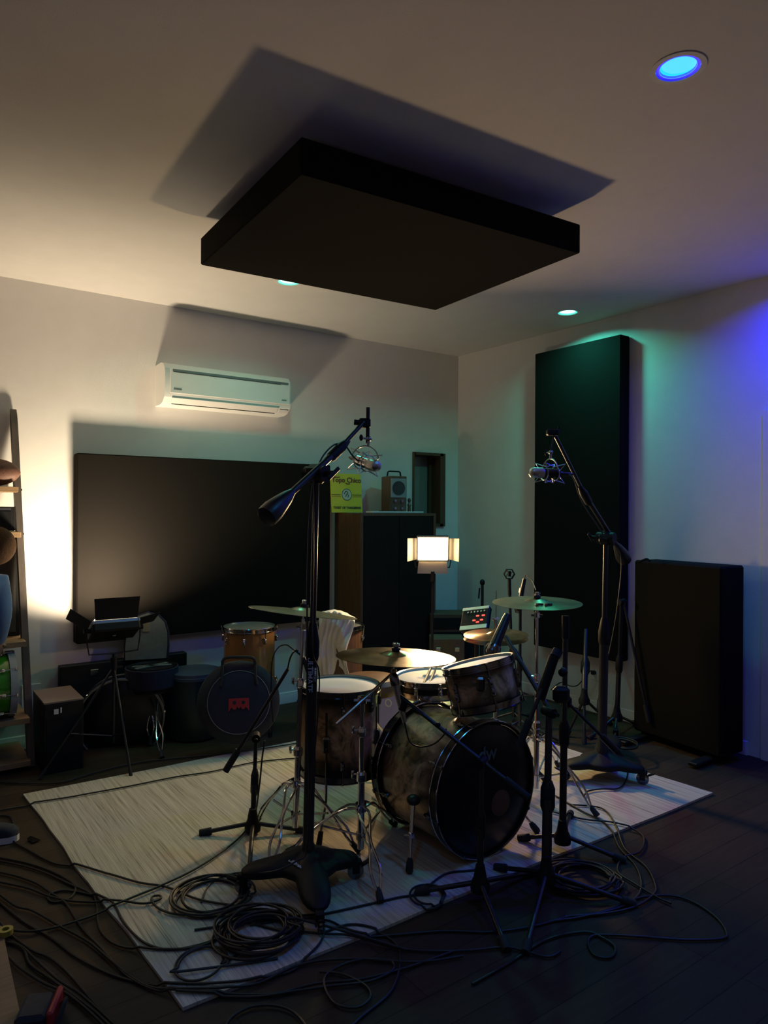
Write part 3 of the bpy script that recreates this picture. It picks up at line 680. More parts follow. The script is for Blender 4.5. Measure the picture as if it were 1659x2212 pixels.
# C: small stand left of the floor tom
stC = mic_stand('low black boom stand at the left of the floor tom', (546, 1782), .05, [(440, 1800), (655, 1795), (538, 1890)], D(553, 1592, 3.34), D(487, 1666, 3.25), D(622, 1445, 3.30))
micC = small_mic('black drum microphone aimed down at the floor tom from the low stand', D(655, 1420, 3.25), D(676, 1478, 3.22), .013, 'dyn')
MB().tube(smooth([D(622, 1445, 3.30), D(628, 1420, 3.28), D(640, 1405, 3.26), D(655, 1420, 3.25)]), .005, 8).build('gooseneck', dark_chrome, stC)
# D: front stand with boom over the bass drum
stD = mic_stand('black boom stand in front of the bass drum', (1037, 1910), .07, [(908, 1928), (1092, 2040), (1150, 1880)], D(1040, 1647, 2.80), D(1142, 1724, 2.72), D(862, 1502, 2.96))
micD = small_mic('long grey microphone pointing up between the toms', D(874, 1560, 2.95), D(848, 1452, 2.97), .015, 'dyn', steel)
MB().cyl(D(868, 1535, 2.95), D(876, 1512, 2.955), .016, n=14).build('microphone_clip', black_pla, stD)
MB().ball(D(946, 1566, 2.88), .011).ball(D(985, 1600, 2.86), .010).build('boom_knob', black_pla, stD)
# E: stand right of bass drum
stE = mic_stand('black boom stand standing right of the bass drum head', (1180, 1890), .08, [(1078, 1876), (1362, 1946), (1136, 2046)], D(1186, 1538, 2.92), D(1121, 1612, 2.86), D(1204, 1408, 2.95), .017)
MB().cyl(D(1186, 1532, 2.93), D(1092, 1376, 3.30), .0105, n=12).build('second_arm', black_met, stE)
MB().lathe(D(1120, 1424, 3.2), D(1092, 1376, 3.30)-D(1120, 1424, 3.2), [(.011, 0), (.016, .01), (.016, .05), (.011, .07)], 12).build('arm_clutch', white_print if False else black_pla, stE)
MB().cyl(D(1199, 1418, 2.945), D(1206, 1404, 2.955), .021, n=14).build('end_cap', navy2, stE)
MB().ball(D(1216, 1452, 2.94), .020).box(D(1212, 1500, 2.95), (.07, .04, .07), (Rt, Fw, Up), bev=.015).cyl(D(1197, 1418, 2.94), D(1166, 1510, 2.92), .021, n=14).build('arm_joint', black_pla, stE)
micE = small_mic('dark tapered microphone leaning over the hi-hat cymbals', D(1097, 1328, 3.55), D(1058, 1420, 3.45), .028, 'dyn', black_met)
# F
stF = mic_stand('slim black microphone stand beside the ringed cable bundle', (1215, 1808), .07, [(1128, 1812), (1342, 1852), (1232, 1760)], D(1222, 1335, 3.25), None, None, .014)
MB().cyl(D(1335, 1625, 3.15), D(1226, 1518, 3.22), .0085, n=12).cyl(D(1335, 1625, 3.15), D(1300, 1590, 3.17), .0155, n=14).build('boom_arm', black_met, stF)
MB().box(D(1222, 1516, 3.23), (.05, .045, .06), (Rt, Fw, Up), bev=.012).cyl(D(1222, 1380, 3.24), D(1222, 1330, 3.25), .017, n=14).build('swivel_joint', black_pla, stF)
# background stands
stG1 = mic_stand('black stand with folded tripod by the wall outlet', (1262, 1512), .25, [(1225, 1585), (1262, 1600), (1318, 1560)], D(1266, 1360, 5.0), None, None, .018, 'tripod boom microphone stands')
stG2 = mic_stand('black tripod stand tucked beside the sound baffle', (1333, 1548), .12, [(1275, 1590), (1372, 1560), (1325, 1600)], D(1342, 1300, 4.75), D(1402, 1560, 4.6), D(1346, 1295, 4.75), .014)
g3 = G(1102, 1560)
def plain_stand(label, base_px, top, feet, r=.013):
    b = G(*base_px); t = thing('microphone_stand', label, 'microphone stand', V((b.x, b.y, 0)), 'background microphone stands')
    top = V(top); hub = V((b.x, b.y, .10)); fe = feet3(b, .26, feet)
    tripod_legs(t, hub, fe, black_met, .008)
    MB().cyl(V((b.x, b.y, .07)), b.lerp(top, .5), r, n=14).build('lower_tube', black_met, t)
    MB().lathe(b.lerp(top, .48), top-b, [(r, 0), (r*1.5, .02), (r*1.5, .08), (r, .1)], 14).build('clutch', black_pla, t)
    MB().cyl(b.lerp(top, .5), top, r*.75, n=12).build('upper_tube', black_met, t); return t
sG3 = plain_stand('black stand topped by a round shock mount behind the hi-hat', (1110, 1570), D(1101, 1285, 4.9), .3)
sm = thing('shock_mount', 'empty round black shock mount on the stand behind the right crash cymbal', 'shock mount', D(1100, 1282, 4.9))
c_ = D(1100, 1240, 4.9); mb = MB()
for dz in (-.012, .012): mb.tube([c_+Rt*(a*.036)+V((0, 0, b*.036+dz*0))+Fw*dz for a, b in ((-.5, .87), (.5, .87), (1, 0), (.5, -.87), (-.5, -.87), (-1, 0))], .004, 6, closed=True)
for k in range(4): mb.cyl(c_+Rt*(.030*math.cos(k*PI/2+.7))+V((0, 0, .030*math.sin(k*PI/2+.7)))-Fw*.012, c_+Rt*(.012*math.cos(k*PI/2))+V((0, 0, .012*math.sin(k*PI/2)))+Fw*.012, .002, n=6)
mb.cyl(c_-V((0, 0, .03)), D(1101, 1285, 4.9), .012, n=12).cyl(c_-V((0, 0, .016)), c_+V((0, 0, .02)), .013, n=12).build('mount_ring', black_pla, sm)
sG4 = plain_stand('short black stand with drooping clip in the far corner', (1040, 1520), D(1042, 1262, 5.5), 1.0, .015)
MB().ball(D(1042, 1258, 5.5), (.02, .02, .025)).cyl(D(1036, 1270, 5.5), D(1034, 1293, 5.5), .006, n=8).build('clip', black_pla, sG4)
sG5 = plain_stand('black stand holding the white taped microphone near the tall panel', (1122, 1590), D(1124, 1300, 4.7), .9)
mT = small_mic('black microphone with a band of white tape beside the right crash cymbal', D(1133, 1250, 4.7), D(1118, 1325, 4.68), .018, 'dyn', black_met)
MB().cyl(D(1128, 1271, 4.70), D(1126, 1281, 4.70), .0185, n=16).build('tape_band', white_print, mT)

# ---------------------------------------------------------------- LED lights
def led_panel(label, c, n_, up, wd, ht, leaves, power, color, logo=None, glow=6.0, leafm=None, hd_=.034, sprd=180):
    c = V(c); n_ = V(n_).normalized(); x = V(up).cross(n_).normalized(); y = n_.cross(x)
    t = thing('led_light_panel', label, 'studio light', c, 'led panels with barn doors')
    ax = (x, y, n_)
    MB().box(c-n_*(.003+hd_/2), (wd+.03, ht+.03, hd_), ax, bev=.010).build('housing', black_pla, t)
    rim = MB()
    for s_ in (-1, 1): rim.box(c+x*(s_*(wd/2+.009)), (.012, ht+.03, .022), ax, bev=.003).box(c+y*(s_*(ht/2+.009)), (wd+.006, .012, .022), ax, bev=.003)
    rim.build('rim', steel, t)
    dm = mat('led diffuser %g' % power, (0.9, 0.9, 0.9), 0.5, em=color, es=glow)
    MB().box(c+n_*.012, (wd+.004, ht+.004, .026), ax, bev=.004).build('diffuser', dm, t)
    area('panel_light', c+n_*.0265, n_, wd*.94, ht*.94, power, color, 'RECTANGLE', sprd, y)
    for (e, ang, ln) in leaves:                                # edge direction, opening from the beam axis (deg), length
        ed = {'top': y, 'bottom': -y, 'left': -x, 'right': x}[e]; half = (ht if e in ('top', 'bottom') else wd)/2+.016
        wid = (wd if e in ('top', 'bottom') else ht)
        sd = x if e in ('top', 'bottom') else y; a = math.radians(ang)
        d = n_*math.cos(a)+ed*math.sin(a); h0 = c+ed*half+n_*.010; nn = sd.cross(d).normalized()
        MB().prism([h0-sd*wid*.5, h0+sd*wid*.5, h0+sd*wid*.54+d*ln, h0-sd*wid*.54+d*ln], nn*.0025).build('barn_door', leafm or black_pla, t)
    yk = c-n_*.02
    MB().tube([yk-x*(wd/2+.022), yk-x*(wd/2+.034), yk-x*(wd/2+.034)-V((0, 0, .05)), yk-x*(wd/2+.02)-V((0, 0, ht/2+.06)), yk-V((0, 0, ht/2+.068)), yk+x*(wd/2+.02)-V((0, 0, ht/2+.06)), yk+x*(wd/2+.034)-V((0, 0, .05)), yk+x*(wd/2+.034), yk+x*(wd/2+.022)], .005, 8).build('yoke', black_met, t)
    for s_ in (-1, 1): MB().cyl(yk+x*(s_*(wd/2+.018)), yk+x*(s_*(wd/2+.050)), .014, n=14).build('tilt_knob', black_pla, t)
    if logo: text(logo, .03, c-n_*(hd_+.004)-y*.005, -x, -n_, white_print, t, 'logo_lettering')
    return t, yk-V((0, 0, ht/2+.07))
def light_stand(label, top, base, feet, hubz=.5):
    top, base = V(top), V(base); t = thing('light_stand', label, 'light stand', base, 'light stands')
    MB().cyl(top-V((0, 0, .10)), top, .010, n=12).cyl(top-V((0, 0, .02)), top-V((0, 0, .09)), .019, n=14).build('spigot', black_pla, t)
    MB().cyl(V((base.x, base.y, .10)), top-V((0, 0, .05)), .009, n=12).build('pole', black_met, t)
    hub = V((base.x, base.y, hubz)); MB().cyl(hub-V((0, 0, .03)), hub+V((0, 0, .03)), .018, n=14).cyl(hub, hub+V((.05, 0, 0)), .008, n=8).build('collar', black_pla, t)
    for f in feet:
        f = V(f); lg = MB().cyl(hub, f, .0075, n=10).cyl(V((base.x, base.y, .14)), hub.lerp(f, .62), .005, n=8).build('leg', black_met, t)
        d = (f-hub).normalized(); MB().cyl(f-d*.04, f+d*.004, .0105, n=10).build('rubber_foot', rubber, lg)
    return t
l1, y1 = led_panel('small studio light with open black barn doors aimed at the back wall, at left', L1_POS, L1_DIR, V((0, 0, 1)), .24, .16, [('top', 35, .13), ('bottom', 62, .10), ('left', 78, .13), ('right', 52, .14)], P_L1, C_L1, 'dj', 6, None, .055, 140)
f0 = G(283, 1680); f0.z += .008
light_stand('thin black tripod light stand at left carrying the wall-facing light', y1, (y1.x, y1.y, 0), [f0, V((y1.x-.42, y1.y-.10, .012)), V((y1.x+.10, y1.y+.36, .012))], .55)
l2, y2 = led_panel('glowing warm studio light with barn doors shining from the corner', L2_POS, L2_DIR, V((0, 0, 1)), .20, .152, [('bottom', 82, .085), ('left', 58, .075), ('right', 58, .075)], P_L2, C_L2, None, 12, mat('bare aluminium leaf', (.42, .38, .30), .7))
light_stand('thin black tripod light stand under the glowing corner light', y2, (y2.x, y2.y, 0), feet3(V((y2.x, y2.y, 0)), .33, .4), .45)

l3, y3 = led_panel('small blue light added unseen behind the viewer to tint the ceiling', (-1.0, -.25, 1.15), V((.18, .30, 1)), V((0, 1, 0)), .20, .15, [], 2.6, (.22, .22, 1.0), None, 3)  # added out of view to give the ceiling a blue tint
light_stand('thin black tripod light stand added behind the viewer under the unseen blue light', (-1.0, -.25, 1.06), (-1.0, -.25, 0), feet3(V((-1.0, -.25, 0)), .33, .4), .45)  # stand added only to carry the unseen blue light

# ---------------------------------------------------------------- drums
def drum(name, label, c, u, r, L, shell, hoopm, headm, nl=8, cat='drum', group='drums of the kit', hoopw=.022, head2=None, phase=.2, lugm=None, wood_hoop=False):
    """c = centre of the first (visible) head, u = unit vector from the shell towards that head"""
    c = V(c); u = V(u).normalized(); a, b, _ = frame(u); lugm = lugm or (dark_chrome if shell is burl_m else chrome)
    t = thing(name, label, cat, c-u*L)
    if group: t['group'] = group
    k = 13; prof = [(r, -L+.006+(L-.012)*i/(k-1)) for i in range(k)]; at = [(-1+2*i/(k-1)) or 1e-4 for i in range(k)]
    MB().lathe(c, u, prof, 64, at=at, cap=False).lathe(c, u, [(r-.008, -L+.008), (r-.008, -.008)], 48, cap=False, at=[1, 1]).build('shell', shell, t)
    hr = r+.008
    for nm, s_, hm in (('head', 0, headm), ('head', 1, head2 or headm)):
        o_ = c if s_ == 0 else c-u*L; d = u if s_ == 0 else -u
        MB().lathe(o_, d, [(r+.002, -.012), (r+.003, -.002), (r-.004, .0015), (r*.5, .0015), (.0005, .0015)], 48, cap=False).build('drum_head', hm, t)
        if wood_hoop: hp = [(hr-.003, -hoopw*.8), (hr+.008, -hoopw*.8), (hr+.008, .010), (hr-.003, .010), (hr-.003, -hoopw*.8)]
        else: hp = [(hr-.004, -hoopw*.75), (hr+.005, -hoopw*.75), (hr+.005, -hoopw*.55), (hr-.001, -hoopw*.5), (hr-.001, .008), (hr+.004, .011), (hr+.003, .014), (hr-.005, .012), (hr-.004, -hoopw*.75)]
        MB().lathe(o_, d, hp, 64, cap=False).build('hoop', hoopm, t)
    for i in range(nl):
        t_ = 2*PI*(i+phase)/nl; d = a*math.cos(t_)+b*math.sin(t_); s_ = u.cross(d)
        for e in (0, 1):
            if e == 1 and L < .17: continue
            yy = -.07 if e == 0 else -L+.07
            if L < .17: yy = -L/2
            q = c+d*(r+.008)+u*yy; dr_ = 1 if e == 0 else -1
            lg = MB().box(q, (.020, .018, .044), (s_, d, u), bev=.005).ball(q+d*.006+u*.0, (.008, .008, .014), (s_, d, u), 10, 6).build('lug', lugm, t)
            rod0 = c+d*(r+.017)+u*(.004 if e == 0 else -L-.004)
            rm = MB().cyl(q+d*.004+u*(.02*dr_), rod0, .0032, n=8).cyl(rod0-u*(.004*dr_), rod0+u*(.008*dr_), .006, n=8)
            if wood_hoop: rm.box(rod0, (.020, .014, .010), (s_, d, u), bev=.002)
            rm.build('tension_rod', lugm, lg)
    return t
UZ = V((0, 0, 1))
def tilt(ar, aw): return (UZ+_R0*ar+V((math.sin(YAW), math.cos(YAW), 0))*aw).normalized()
# bass drum (axis towards -Y, front head facing the viewer's right)
BR = .272; bdc = V((2.155, 2.215, RUGZ+BR+.020))
bd = drum('bass_drum', 'bass drum with burl wood shell, black burst edges and black front head', bdc, (0, -1, .02), BR, .44, burl_m, gloss_blk, head_blk, 8, hoopw=.042, wood_hoop=True, phase=.35)
for y_, r_ in ((-.008, BR+.017), (.034, BR+.017)):
    for o_, s_ in ((bdc, 1), (bdc-V((0, -1, .02)).normalized()*.44, -1)):
        MB().ring(o_+V((0, 1, 0))*(y_*s_), (0, -1, .02), r_-.0005, .0030, 72, 6).build('hoop_inlay', chrome, bd)
fn = V((0, -1, .02)).normalized()
MB().cyl(bdc+V((.085, 0, -.08))+fn*.0018, bdc+V((.085, 0, -.08))+fn*.0035, .056, n=32).build('port_patch', leather, bd)
text('dw', .088, bdc+V((.005, 0, .150))+fn*.003, (1, 0, 0), fn, mat('pale blue print', (.12, .2, .25), .5), bd, 'head_lettering')
# spurs
for s_, q, f in ((-1, D(893, 1728, 2.98), G(884, 1894)), (1, V((bdc.x+.24, bdc.y+.10, .19)), G(1160, 1806))):
    f = V((f.x, f.y, zf(f)+.012)); q = V(q)
    sp_ = MB().cyl(q, f, .0065, n=12).cyl(q, q.lerp(f, .52), .009, n=12).build('spur', chrome, bd)
    MB().ball(q, (.030, .030, .022)).box(q, (.03, .05, .03), bev=.006).build('spur_bracket', black_met, sp_)
    d = (f-q).normalized(); MB().lathe(f, -d, [(.012, -.008), (.016, 0), (.015, .03), (.009, .05)], 14).build('rubber_foot', rubber, sp_)
    m2 = q.lerp(f, .5); MB().box(m2, (.02, .02, .024), bev=.003).cyl(m2, m2-_R0*.03, .005, n=8).build('memory_lock', chrome, sp_)
# floor tom
ft = drum('floor_tom', 'floor tom with burl wood shell and white head on three legs', D(734, 1482, 3.36), tilt(.01, .01), .180, .385, burl_m, dark_chrome, head_m, 8, hoopw=.024)
for hp, f in ((D(705, 1618, 3.17), G(689, 1832)), (D(812, 1600, 3.32), G(822, 1742)), (D(690, 1600, 3.52), G(702, 1690))):
    f = V((f.x, f.y, zf(f)+.010)); tp_ = V((hp.x, hp.y, hp.z+.16))
    lg = MB().tube([tp_, hp, V((hp.x, hp.y, .20)), f], .0055, 10).build('leg', dark_chrome, ft)
    MB().box(hp+V((0, 0, .02)), (.036, .04, .07), (_R0, V((math.sin(YAW), math.cos(YAW), 0)), UZ), bev=.008).cyl(hp, hp-V((math.sin(YAW), math.cos(YAW), 0))*.035, .007, n=8).build('leg_bracket', dark_chrome, lg)
    MB().cyl(f-V((0, 0, .006)), f+(V((hp.x, hp.y, .2))-f).normalized()*.05, .0135, .011, n=12).build('rubber_foot', rubber, lg)
# rack tom
rt = drum('rack_tom', 'tilted rack tom with burl wood shell hanging above the bass drum', D(1032, 1434, 3.17), tilt(-.235, .13), .152, .178, burl_m, dark_chrome, head_m, 6, hoopw=.024, phase=.6)
MB().box(D(1038, 1478, 3.0), (.035, .02, .06), (_R0, Fw, UZ), bev=.008).build('mount_bracket', dark_chrome, rt)
MB().tube([D(1070, 1500, 3.2), D(1105, 1500, 3.28), D(1128, 1498, 3.40), D(1148, 1500, 3.6)], .008, 10).build('mount_arm', chrome, rt)
# snare
sn_c = D(934, 1463, 3.60)
sd = drum('snare_drum', 'dark snare drum with white head glowing in the warm light', sn_c, tilt(-.03, .0), .178, .062, head_blk, chrome, head_m, 10, hoopw=.022)
sst = thing('snare_stand', 'chrome snare stand under the dark snare drum', 'drum stand', V((sn_c.x, sn_c.y, 0)), 'chrome drum hardware')
sb = V((sn_c.x, sn_c.y, RUGZ))
MB().cyl(sb+V((0, 0, .08)), sb+V((0, 0, .38)), .011, n=12).build('pole', chrome, sst)
for k in range(3):
    t_ = PI/2+k*2*PI/3; d = V((math.cos(t_), math.sin(t_), 0))
    MB().tube([sb+V((0, 0, .38)), sb+d*.10+V((0, 0, .41)), sb+d*.185+V((0, 0, sn_c.z-.090)), sb+d*.195+V((0, 0, sn_c.z-.060))], .006, 8).build('basket_arm', chrome, sst)
    lg = MB().cyl(sb+V((0, 0, .27)), sb+d*.21+V((0, 0, .01)), .007, n=8).cyl(sb+V((0, 0, .10)), sb+d*.14+V((0, 0, .12)), .005, n=8).build('leg', chrome, sst)
    MB().cyl(sb+d*.195+V((0, 0, .024)), sb+d*.217+V((0, 0, .004)), .012, n=10).build('rubber_foot', rubber, lg)
def stick(label, a_, b_):
    a_, b_ = V(a_), V(b_); u = b_-a_; L = u.length
    tag(MB().lathe(a_, u, [(.004, 0), (.007, .003), (.0073, L*.7), (.0035, L*.94), (.0055, L*.965), (.003, L)], 12).build('drumstick', stick_m), label, 'drumstick', 'pair of drumsticks')
zt_ = sn_c.z
stick('left one of two wooden drumsticks lying across the snare drum', D(915, 1478, 3.48), D(934, 1436, 3.72))
stick('right one of two wooden drumsticks lying across the snare drum', D(926, 1480, 3.48), D(944, 1438, 3.72))
cl_m = small_mic('small clip microphone with coiled lead perched on the snare rim', D(950, 1430, 3.72), D(915, 1440, 3.70), .010, 'dyn', dark_chrome)
MB().tube(smooth([D(950, 1430, 3.72), D(962, 1424, 3.72), D(965, 1436, 3.70), D(945, 1438, 3.69), D(930, 1428, 3.70), D(905, 1436, 3.70)]), .0025, 6).build('lead', cable_m, cl_m)
# green tom behind/below the snare
gt = drum('tom_drum', 'pale green tom standing below the snare drum', D(928, 1512, 3.95), tilt(0, -.05), .155, .30, green_sh, chrome, green_sh, 6)
# drum throne
th = thing('drum_throne', 'round brown leather drum throne behind the snare', 'stool', V((2.40, 3.45, 0)))
tc_ = D(800, 1478, 4.15)
MB().lathe(tc_, UZ, [(.10, -.05), (.165, -.045), (.182, -.01), (.178, .02), (.155, .042), (.08, .052), (.001, .054)], 40).build('seat', leather, th)
tb = V((tc_.x, tc_.y, 0)); MB().cyl(tb+V((0, 0, .10)), tc_-V((0, 0, .05)), .014, n=14).build('post', chrome, th)
for f in feet3(tb, .27, .2):
    lg = MB().cyl(tb+V((0, 0, .30)), f, .009, n=10).build('leg', chrome, th); MB().cyl(f-V((0, 0, .008)), f+V((0, 0, .03)), .014, n=10).build('rubber_foot', rubber, lg)

# ---------------------------------------------------------------- cymbals and their stands
def cymbal(label, c, u, r, m_, bell=.06, logo=None, group='cymbals', name='cymbal', felt=True, flip=False):
    c = V(c); u = V(u).normalized(); k = 22; pr = []; at = []
    hb = bell*.42
    for i in range(k+1):
        q = .008+(r-.008)*i/k
        if q < bell: z = hb*math.sqrt(max(0, 1-(q/bell)**2*.82))
        else: z = hb*.42*(1-(q-bell)/(r-bell))**1.15
        pr.append((q, z)); at.append(q/r)
    top_ = pr; bot = [(q, z-.0016) for q, z in reversed(pr)]
    t = thing(name, label, 'cymbal', c, group)
    d = -u if flip else u
    MB().lathe(c, d, top_+bot, 72, at=at+at[::-1], cap=False).build('plate', m_, t)
    if felt:
        MB().lathe(c+u*(hb), u, [(.006, 0), (.019, .001), (.019, .012), (.006, .013)], 18).build('felt', rubber, t)
        MB().lathe(c+u*(hb+.013), u, [(.011, 0), (.012, .002), (.012, .016), (.006, .020)], 14).box(c+u*(hb+.026), (.034, .007, .012), frame(u), bev=.002).build('wing_nut', chrome, t)
    return t
def double_leg(t, top_, foot, m_=chrome, low=None):
    top_, foot = V(top_), V(foot); out = foot-top_; h = V((out.x, out.y, 0)); hl = h.length; h.normalize(); s_ = h.cross(UZ)
    mb = MB()
    for k in (-1, 1):
        mb.tube(smooth([top_+s_*(.012*k), top_+h*(hl*.20)+s_*(.022*k)-V((0, 0, .004)), top_+h*(hl*.48)+s_*(.003*k)-V((0, 0, (top_.z-foot.z)*.30)), top_+h*(hl*.76)+s_*(.020*k)-V((0, 0, (top_.z-foot.z)*.64)), foot+s_*(.005*k)-h*.03+V((0, 0, .02))], 5), .0058, 8)
    if low is not None: mb.cyl(low, top_.lerp(foot, .52)+V((0, 0, .02)), .005, n=8)
    lg = mb.build('leg', m_, t)
    d = (foot-top_).normalized(); MB().cyl(foot-d*.050, foot+d*.004, .011, .0155, n=12).build('rubber_foot', rubber, lg)
def cym_stand(label, base, feet, top_, tiers=(.40, .66), boom=None, colz=.30, m_=chrome, tilter=None):
    base = V((base[0], base[1], 0)); zb_ = zf(base); top_ = V(top_); t = thing('cymbal_stand', label, 'cymbal stand', base, 'chrome drum hardware')
    ax_ = top_-(base+V((0, 0, zb_+.05))); b0 = base+V((0, 0, zb_+.05))
    def at(k): return b0+ax_*k
    rs = (.0145, .0115, .0085); ks = (0,)+tiers+(1,)
    for i in range(3):
        MB().cyl(at(max(0, ks[i]-.02)), at(ks[i+1]), rs[i], n=16).build('tube', m_, t)
        if i < 2:
            q = at(ks[i+1]); cl_ = MB().lathe(q-ax_.normalized()*.03, ax_, [(rs[i]*1.1, 0), (rs[i]*1.55, .006), (rs[i]*1.55, .034), (rs[i]*1.1, .044)], 16)
            cl_.cyl(q, q-_R0*.032, .005, n=8).box(q-_R0*.036, (.010, .008, .034), (_R0, V((0, 1, 0)), UZ), bev=.002).build('height_clamp', m_, t)
    hub = b0+V((0, 0, colz)); MB().cyl(hub-V((0, 0, .015)), hub+V((0, 0, .018)), .024, n=18).build('leg_collar', m_, t)
    MB().cyl(b0+V((0, 0, .04)), b0+V((0, 0, .07)), .021, n=16).build('lower_collar', m_, t)
    for f in feet: f = V((f.x, f.y, zf(f)+.012)); double_leg(t, hub, f, m_, b0+V((0, 0, .055)))
    if boom is None:
        MB().cyl(top_-V((0, 0, .012)), top_+V((0, 0, .045)), .004, n=8).box(top_-V((0, 0, .035)), (.03, .022, .036), bev=.005).cyl(top_-V((0, 0, .035))-_R0*.03, top_-V((0, 0, .035))+_R0*.03, .006, n=8).build('tilter', m_, t)
    else:
        lo, hi = V(boom[0]), V(boom[1]); MB().cyl(lo, hi, .0062, n=12).build('boom_arm', m_, t)
        MB().box(top_, (.034, .028, .038), bev=.005).cyl(top_-_R0*.034, top_+_R0*.034, .007, n=8).cyl(top_-V((0, 0, .05)), top_-V((0, 0, .01)), .012, n=12).build('boom_clamp', m_, t)
        MB().box(hi, (.022, .02, .03), bev=.004).cyl(hi, boom[2], .004, n=8).build('tilter', m_, t)
    return t
c1 = D(655, 1323, 3.25); n1 = tilt(.115, .095)
cymbal('left crash cymbal seen nearly edge-on, tilted down to the right', c1, n1, .249, cym_a)
cym_stand('tall chrome cymbal stand at left holding the edge-on cymbal', G(638, 1816), [G(548, 1790), G(776, 1850), G(578, 1898)], c1-V((0, 0, .03)), (.37, .70), colz=.20)
c2 = D(855, 1418, 3.03); n2 = tilt(.03, .045)
cymbal('centre cymbal with a bright warm reflection above the bass drum', c2, n2, .256, cym_b)
cym_stand('chrome boom cymbal stand in front of the floor tom', G(779, 1864), [G(822, 1960), G(622, 1852), G(852, 1790)], D(782, 1512, 2.99), (.50, .80), boom=(D(727, 1564, 2.93), D(850, 1452, 3.03), c2+V((0, 0, .01))), colz=.175)
c3 = D(1160, 1302, 3.72); n3 = tilt(-.01, -.03)
cr = cymbal('right crash cymbal with teal and blue reflections', c3, n3, .232, cym_a)
text('PP', .050, c3+n3*.0085-V((math.sin(YAW), math.cos(YAW), 0))*.135+_R0*.005, Rt, n3, print_dark, cr, 'cymbal_lettering', .004, 1.8)
cym_stand('tall chrome cymbal stand at the right of the bass drum', G(1158, 1728), [G(1290, 1772), G(1090, 1712), G(1205, 1660)], c3-V((0, 0, .03)), (.36, .62), colz=.26)
# hi-hat
hh = V((2.83, 2.84, .80)); nh = tilt(-.03, -.03)
cymbal('upper hi-hat cymbal, aged bronze', hh+V((0, 0, .012)), nh, .178, cym_b, bell=.045, felt=False, group='hi-hat pair')
cymbal('lower hi-hat cymbal under its twin', hh-V((0, 0, .012)), nh, .178, cym_b, bell=.045, felt=False, group='hi-hat pair', flip=True)
hs = thing('hi_hat_stand', 'chrome hi-hat stand with pedal behind the rack tom', 'cymbal stand', V((hh.x, hh.y, 0)), 'chrome drum hardware')
hb_ = V((hh.x, hh.y, RUGZ))
MB().cyl(hb_+V((0, 0, .05)), hh-V((0, 0, .06)), .012, n=14).lathe(hh-V((0, 0, .08)), UZ, [(.014, 0), (.03, .02), (.032, .04), (.01, .042)], 16).build('tube', chrome, hs)
MB().cyl(hh-V((0, 0, .05)), D(1072, 1276, 3.98), .0032, n=8).build('pull_rod', chrome, hs)
MB().cyl(hh+V((0, 0, .045)), hh+V((0, 0, .10)), .010, n=12).box(hh+V((0, 0, .10)), (.045, .02, .014), bev=.003).build('clutch', chrome, hs)
for f in feet3(hb_, .27, 1.3):
    f.z = RUGZ+.012; double_leg(hs, hb_+V((0, 0, .30)), f, chrome, hb_+V((0, 0, .08)))
MB().box(hb_+V((.02, .16, .045)), (.085, .28, .010), (V((1, 0, 0)), V((0, .97, .2)).normalized(), V((0, -.2, .97)).normalized()), bev=.004).box(hb_+V((.02, .12, .006)), (.09, .34, .008)).build('pedal', steel, hs)
# bass drum pedal
bp_ = thing('bass_drum_pedal', 'chrome bass drum pedal behind the bass drum', 'drum pedal', bdc+V((0, .5, -bdc.z)))
q = V((bdc.x, bdc.y+.50, RUGZ))
MB().box(q+V((0, .13, .006)), (.10, .32, .010)).build('base_plate', steel, bp_)
MB().box(q+V((0, .13, .045)), (.085, .27, .008), (V((1, 0, 0)), V((0, .97, -.2)).normalized(), V((0, .2, .97)).normalized()), bev=.003).build('footboard', steel, bp_)
MB().cyl(q+V((-.05, 0, .01)), q+V((-.05, 0, .20)), .008, n=10).cyl(q+V((.05, 0, .01)), q+V((.05, 0, .20)), .008, n=10).cyl(q+V((-.06, 0, .20)), q+V((.06, 0, .20)), .007, n=10).build('frame', chrome, bp_)
MB().cyl(q+V((0, 0, .20)), q+V((0, .05, .30)), .004, n=8).cyl(q+V((0, .03, .30)), q+V((0, .08, .31)), .022, n=14).build('beater', chrome, bp_)

# ---------------------------------------------------------------- back-left group
# amber floor tom
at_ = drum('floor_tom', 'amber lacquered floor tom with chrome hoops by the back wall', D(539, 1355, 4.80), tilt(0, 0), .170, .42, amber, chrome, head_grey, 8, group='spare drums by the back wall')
q = D(539, 1355, 4.80)
for k in range(3):
    t_ = .9+k*2*PI/3; d = V((math.cos(t_), math.sin(t_), 0)); p = V((q.x, q.y, 0))+d*.188
    lg = MB().cyl(p+V((0, 0, .50)), p+V((0, 0, .01)), .006, n=8).build('leg', chrome, at_); MB().cyl(p+V((0, 0, .001)), p+V((0, 0, .035)), .014, n=10).build('rubber_foot', rubber, lg)
# round cymbal bag leaning in front of it
bc = D(516, 1516, 4.38); bn = (V((CAM.x-bc.x, CAM.y-bc.y, 0)).normalized()+V((0, 0, .22))).normalized()
bg = thing('cymbal_bag', 'round navy cymbal bag with round front pocket and red emblem', 'cymbal bag', V((bc.x, bc.y, 0)))
prb = [(.02, -.04), (.20, -.04), (.245, -.025), (.250, 0), (.245, .022), (.20, .036), (.10, .042), (.001, .044)]
MB().lathe(bc, bn, prb, 48, cap=False).build('body', navy, bg, 60)
MB().lathe(bc, bn, [(.187, .035), (.187, .048), (.170, .054), (.08, .058), (.001, .059)], 48, cap=False).build('pocket', navy2, bg, 60)
pcen = bc-UZ*.045
MB().ring(bc-V((0, 0, .0))+bn*.050, bn, .187, .0022, 56, 6).build('piping', piping, bg)
ba, bb, _ = frame(bn); bx = V((bn.y, -bn.x, 0)).normalized()*-1; byy = bn.cross(bx)
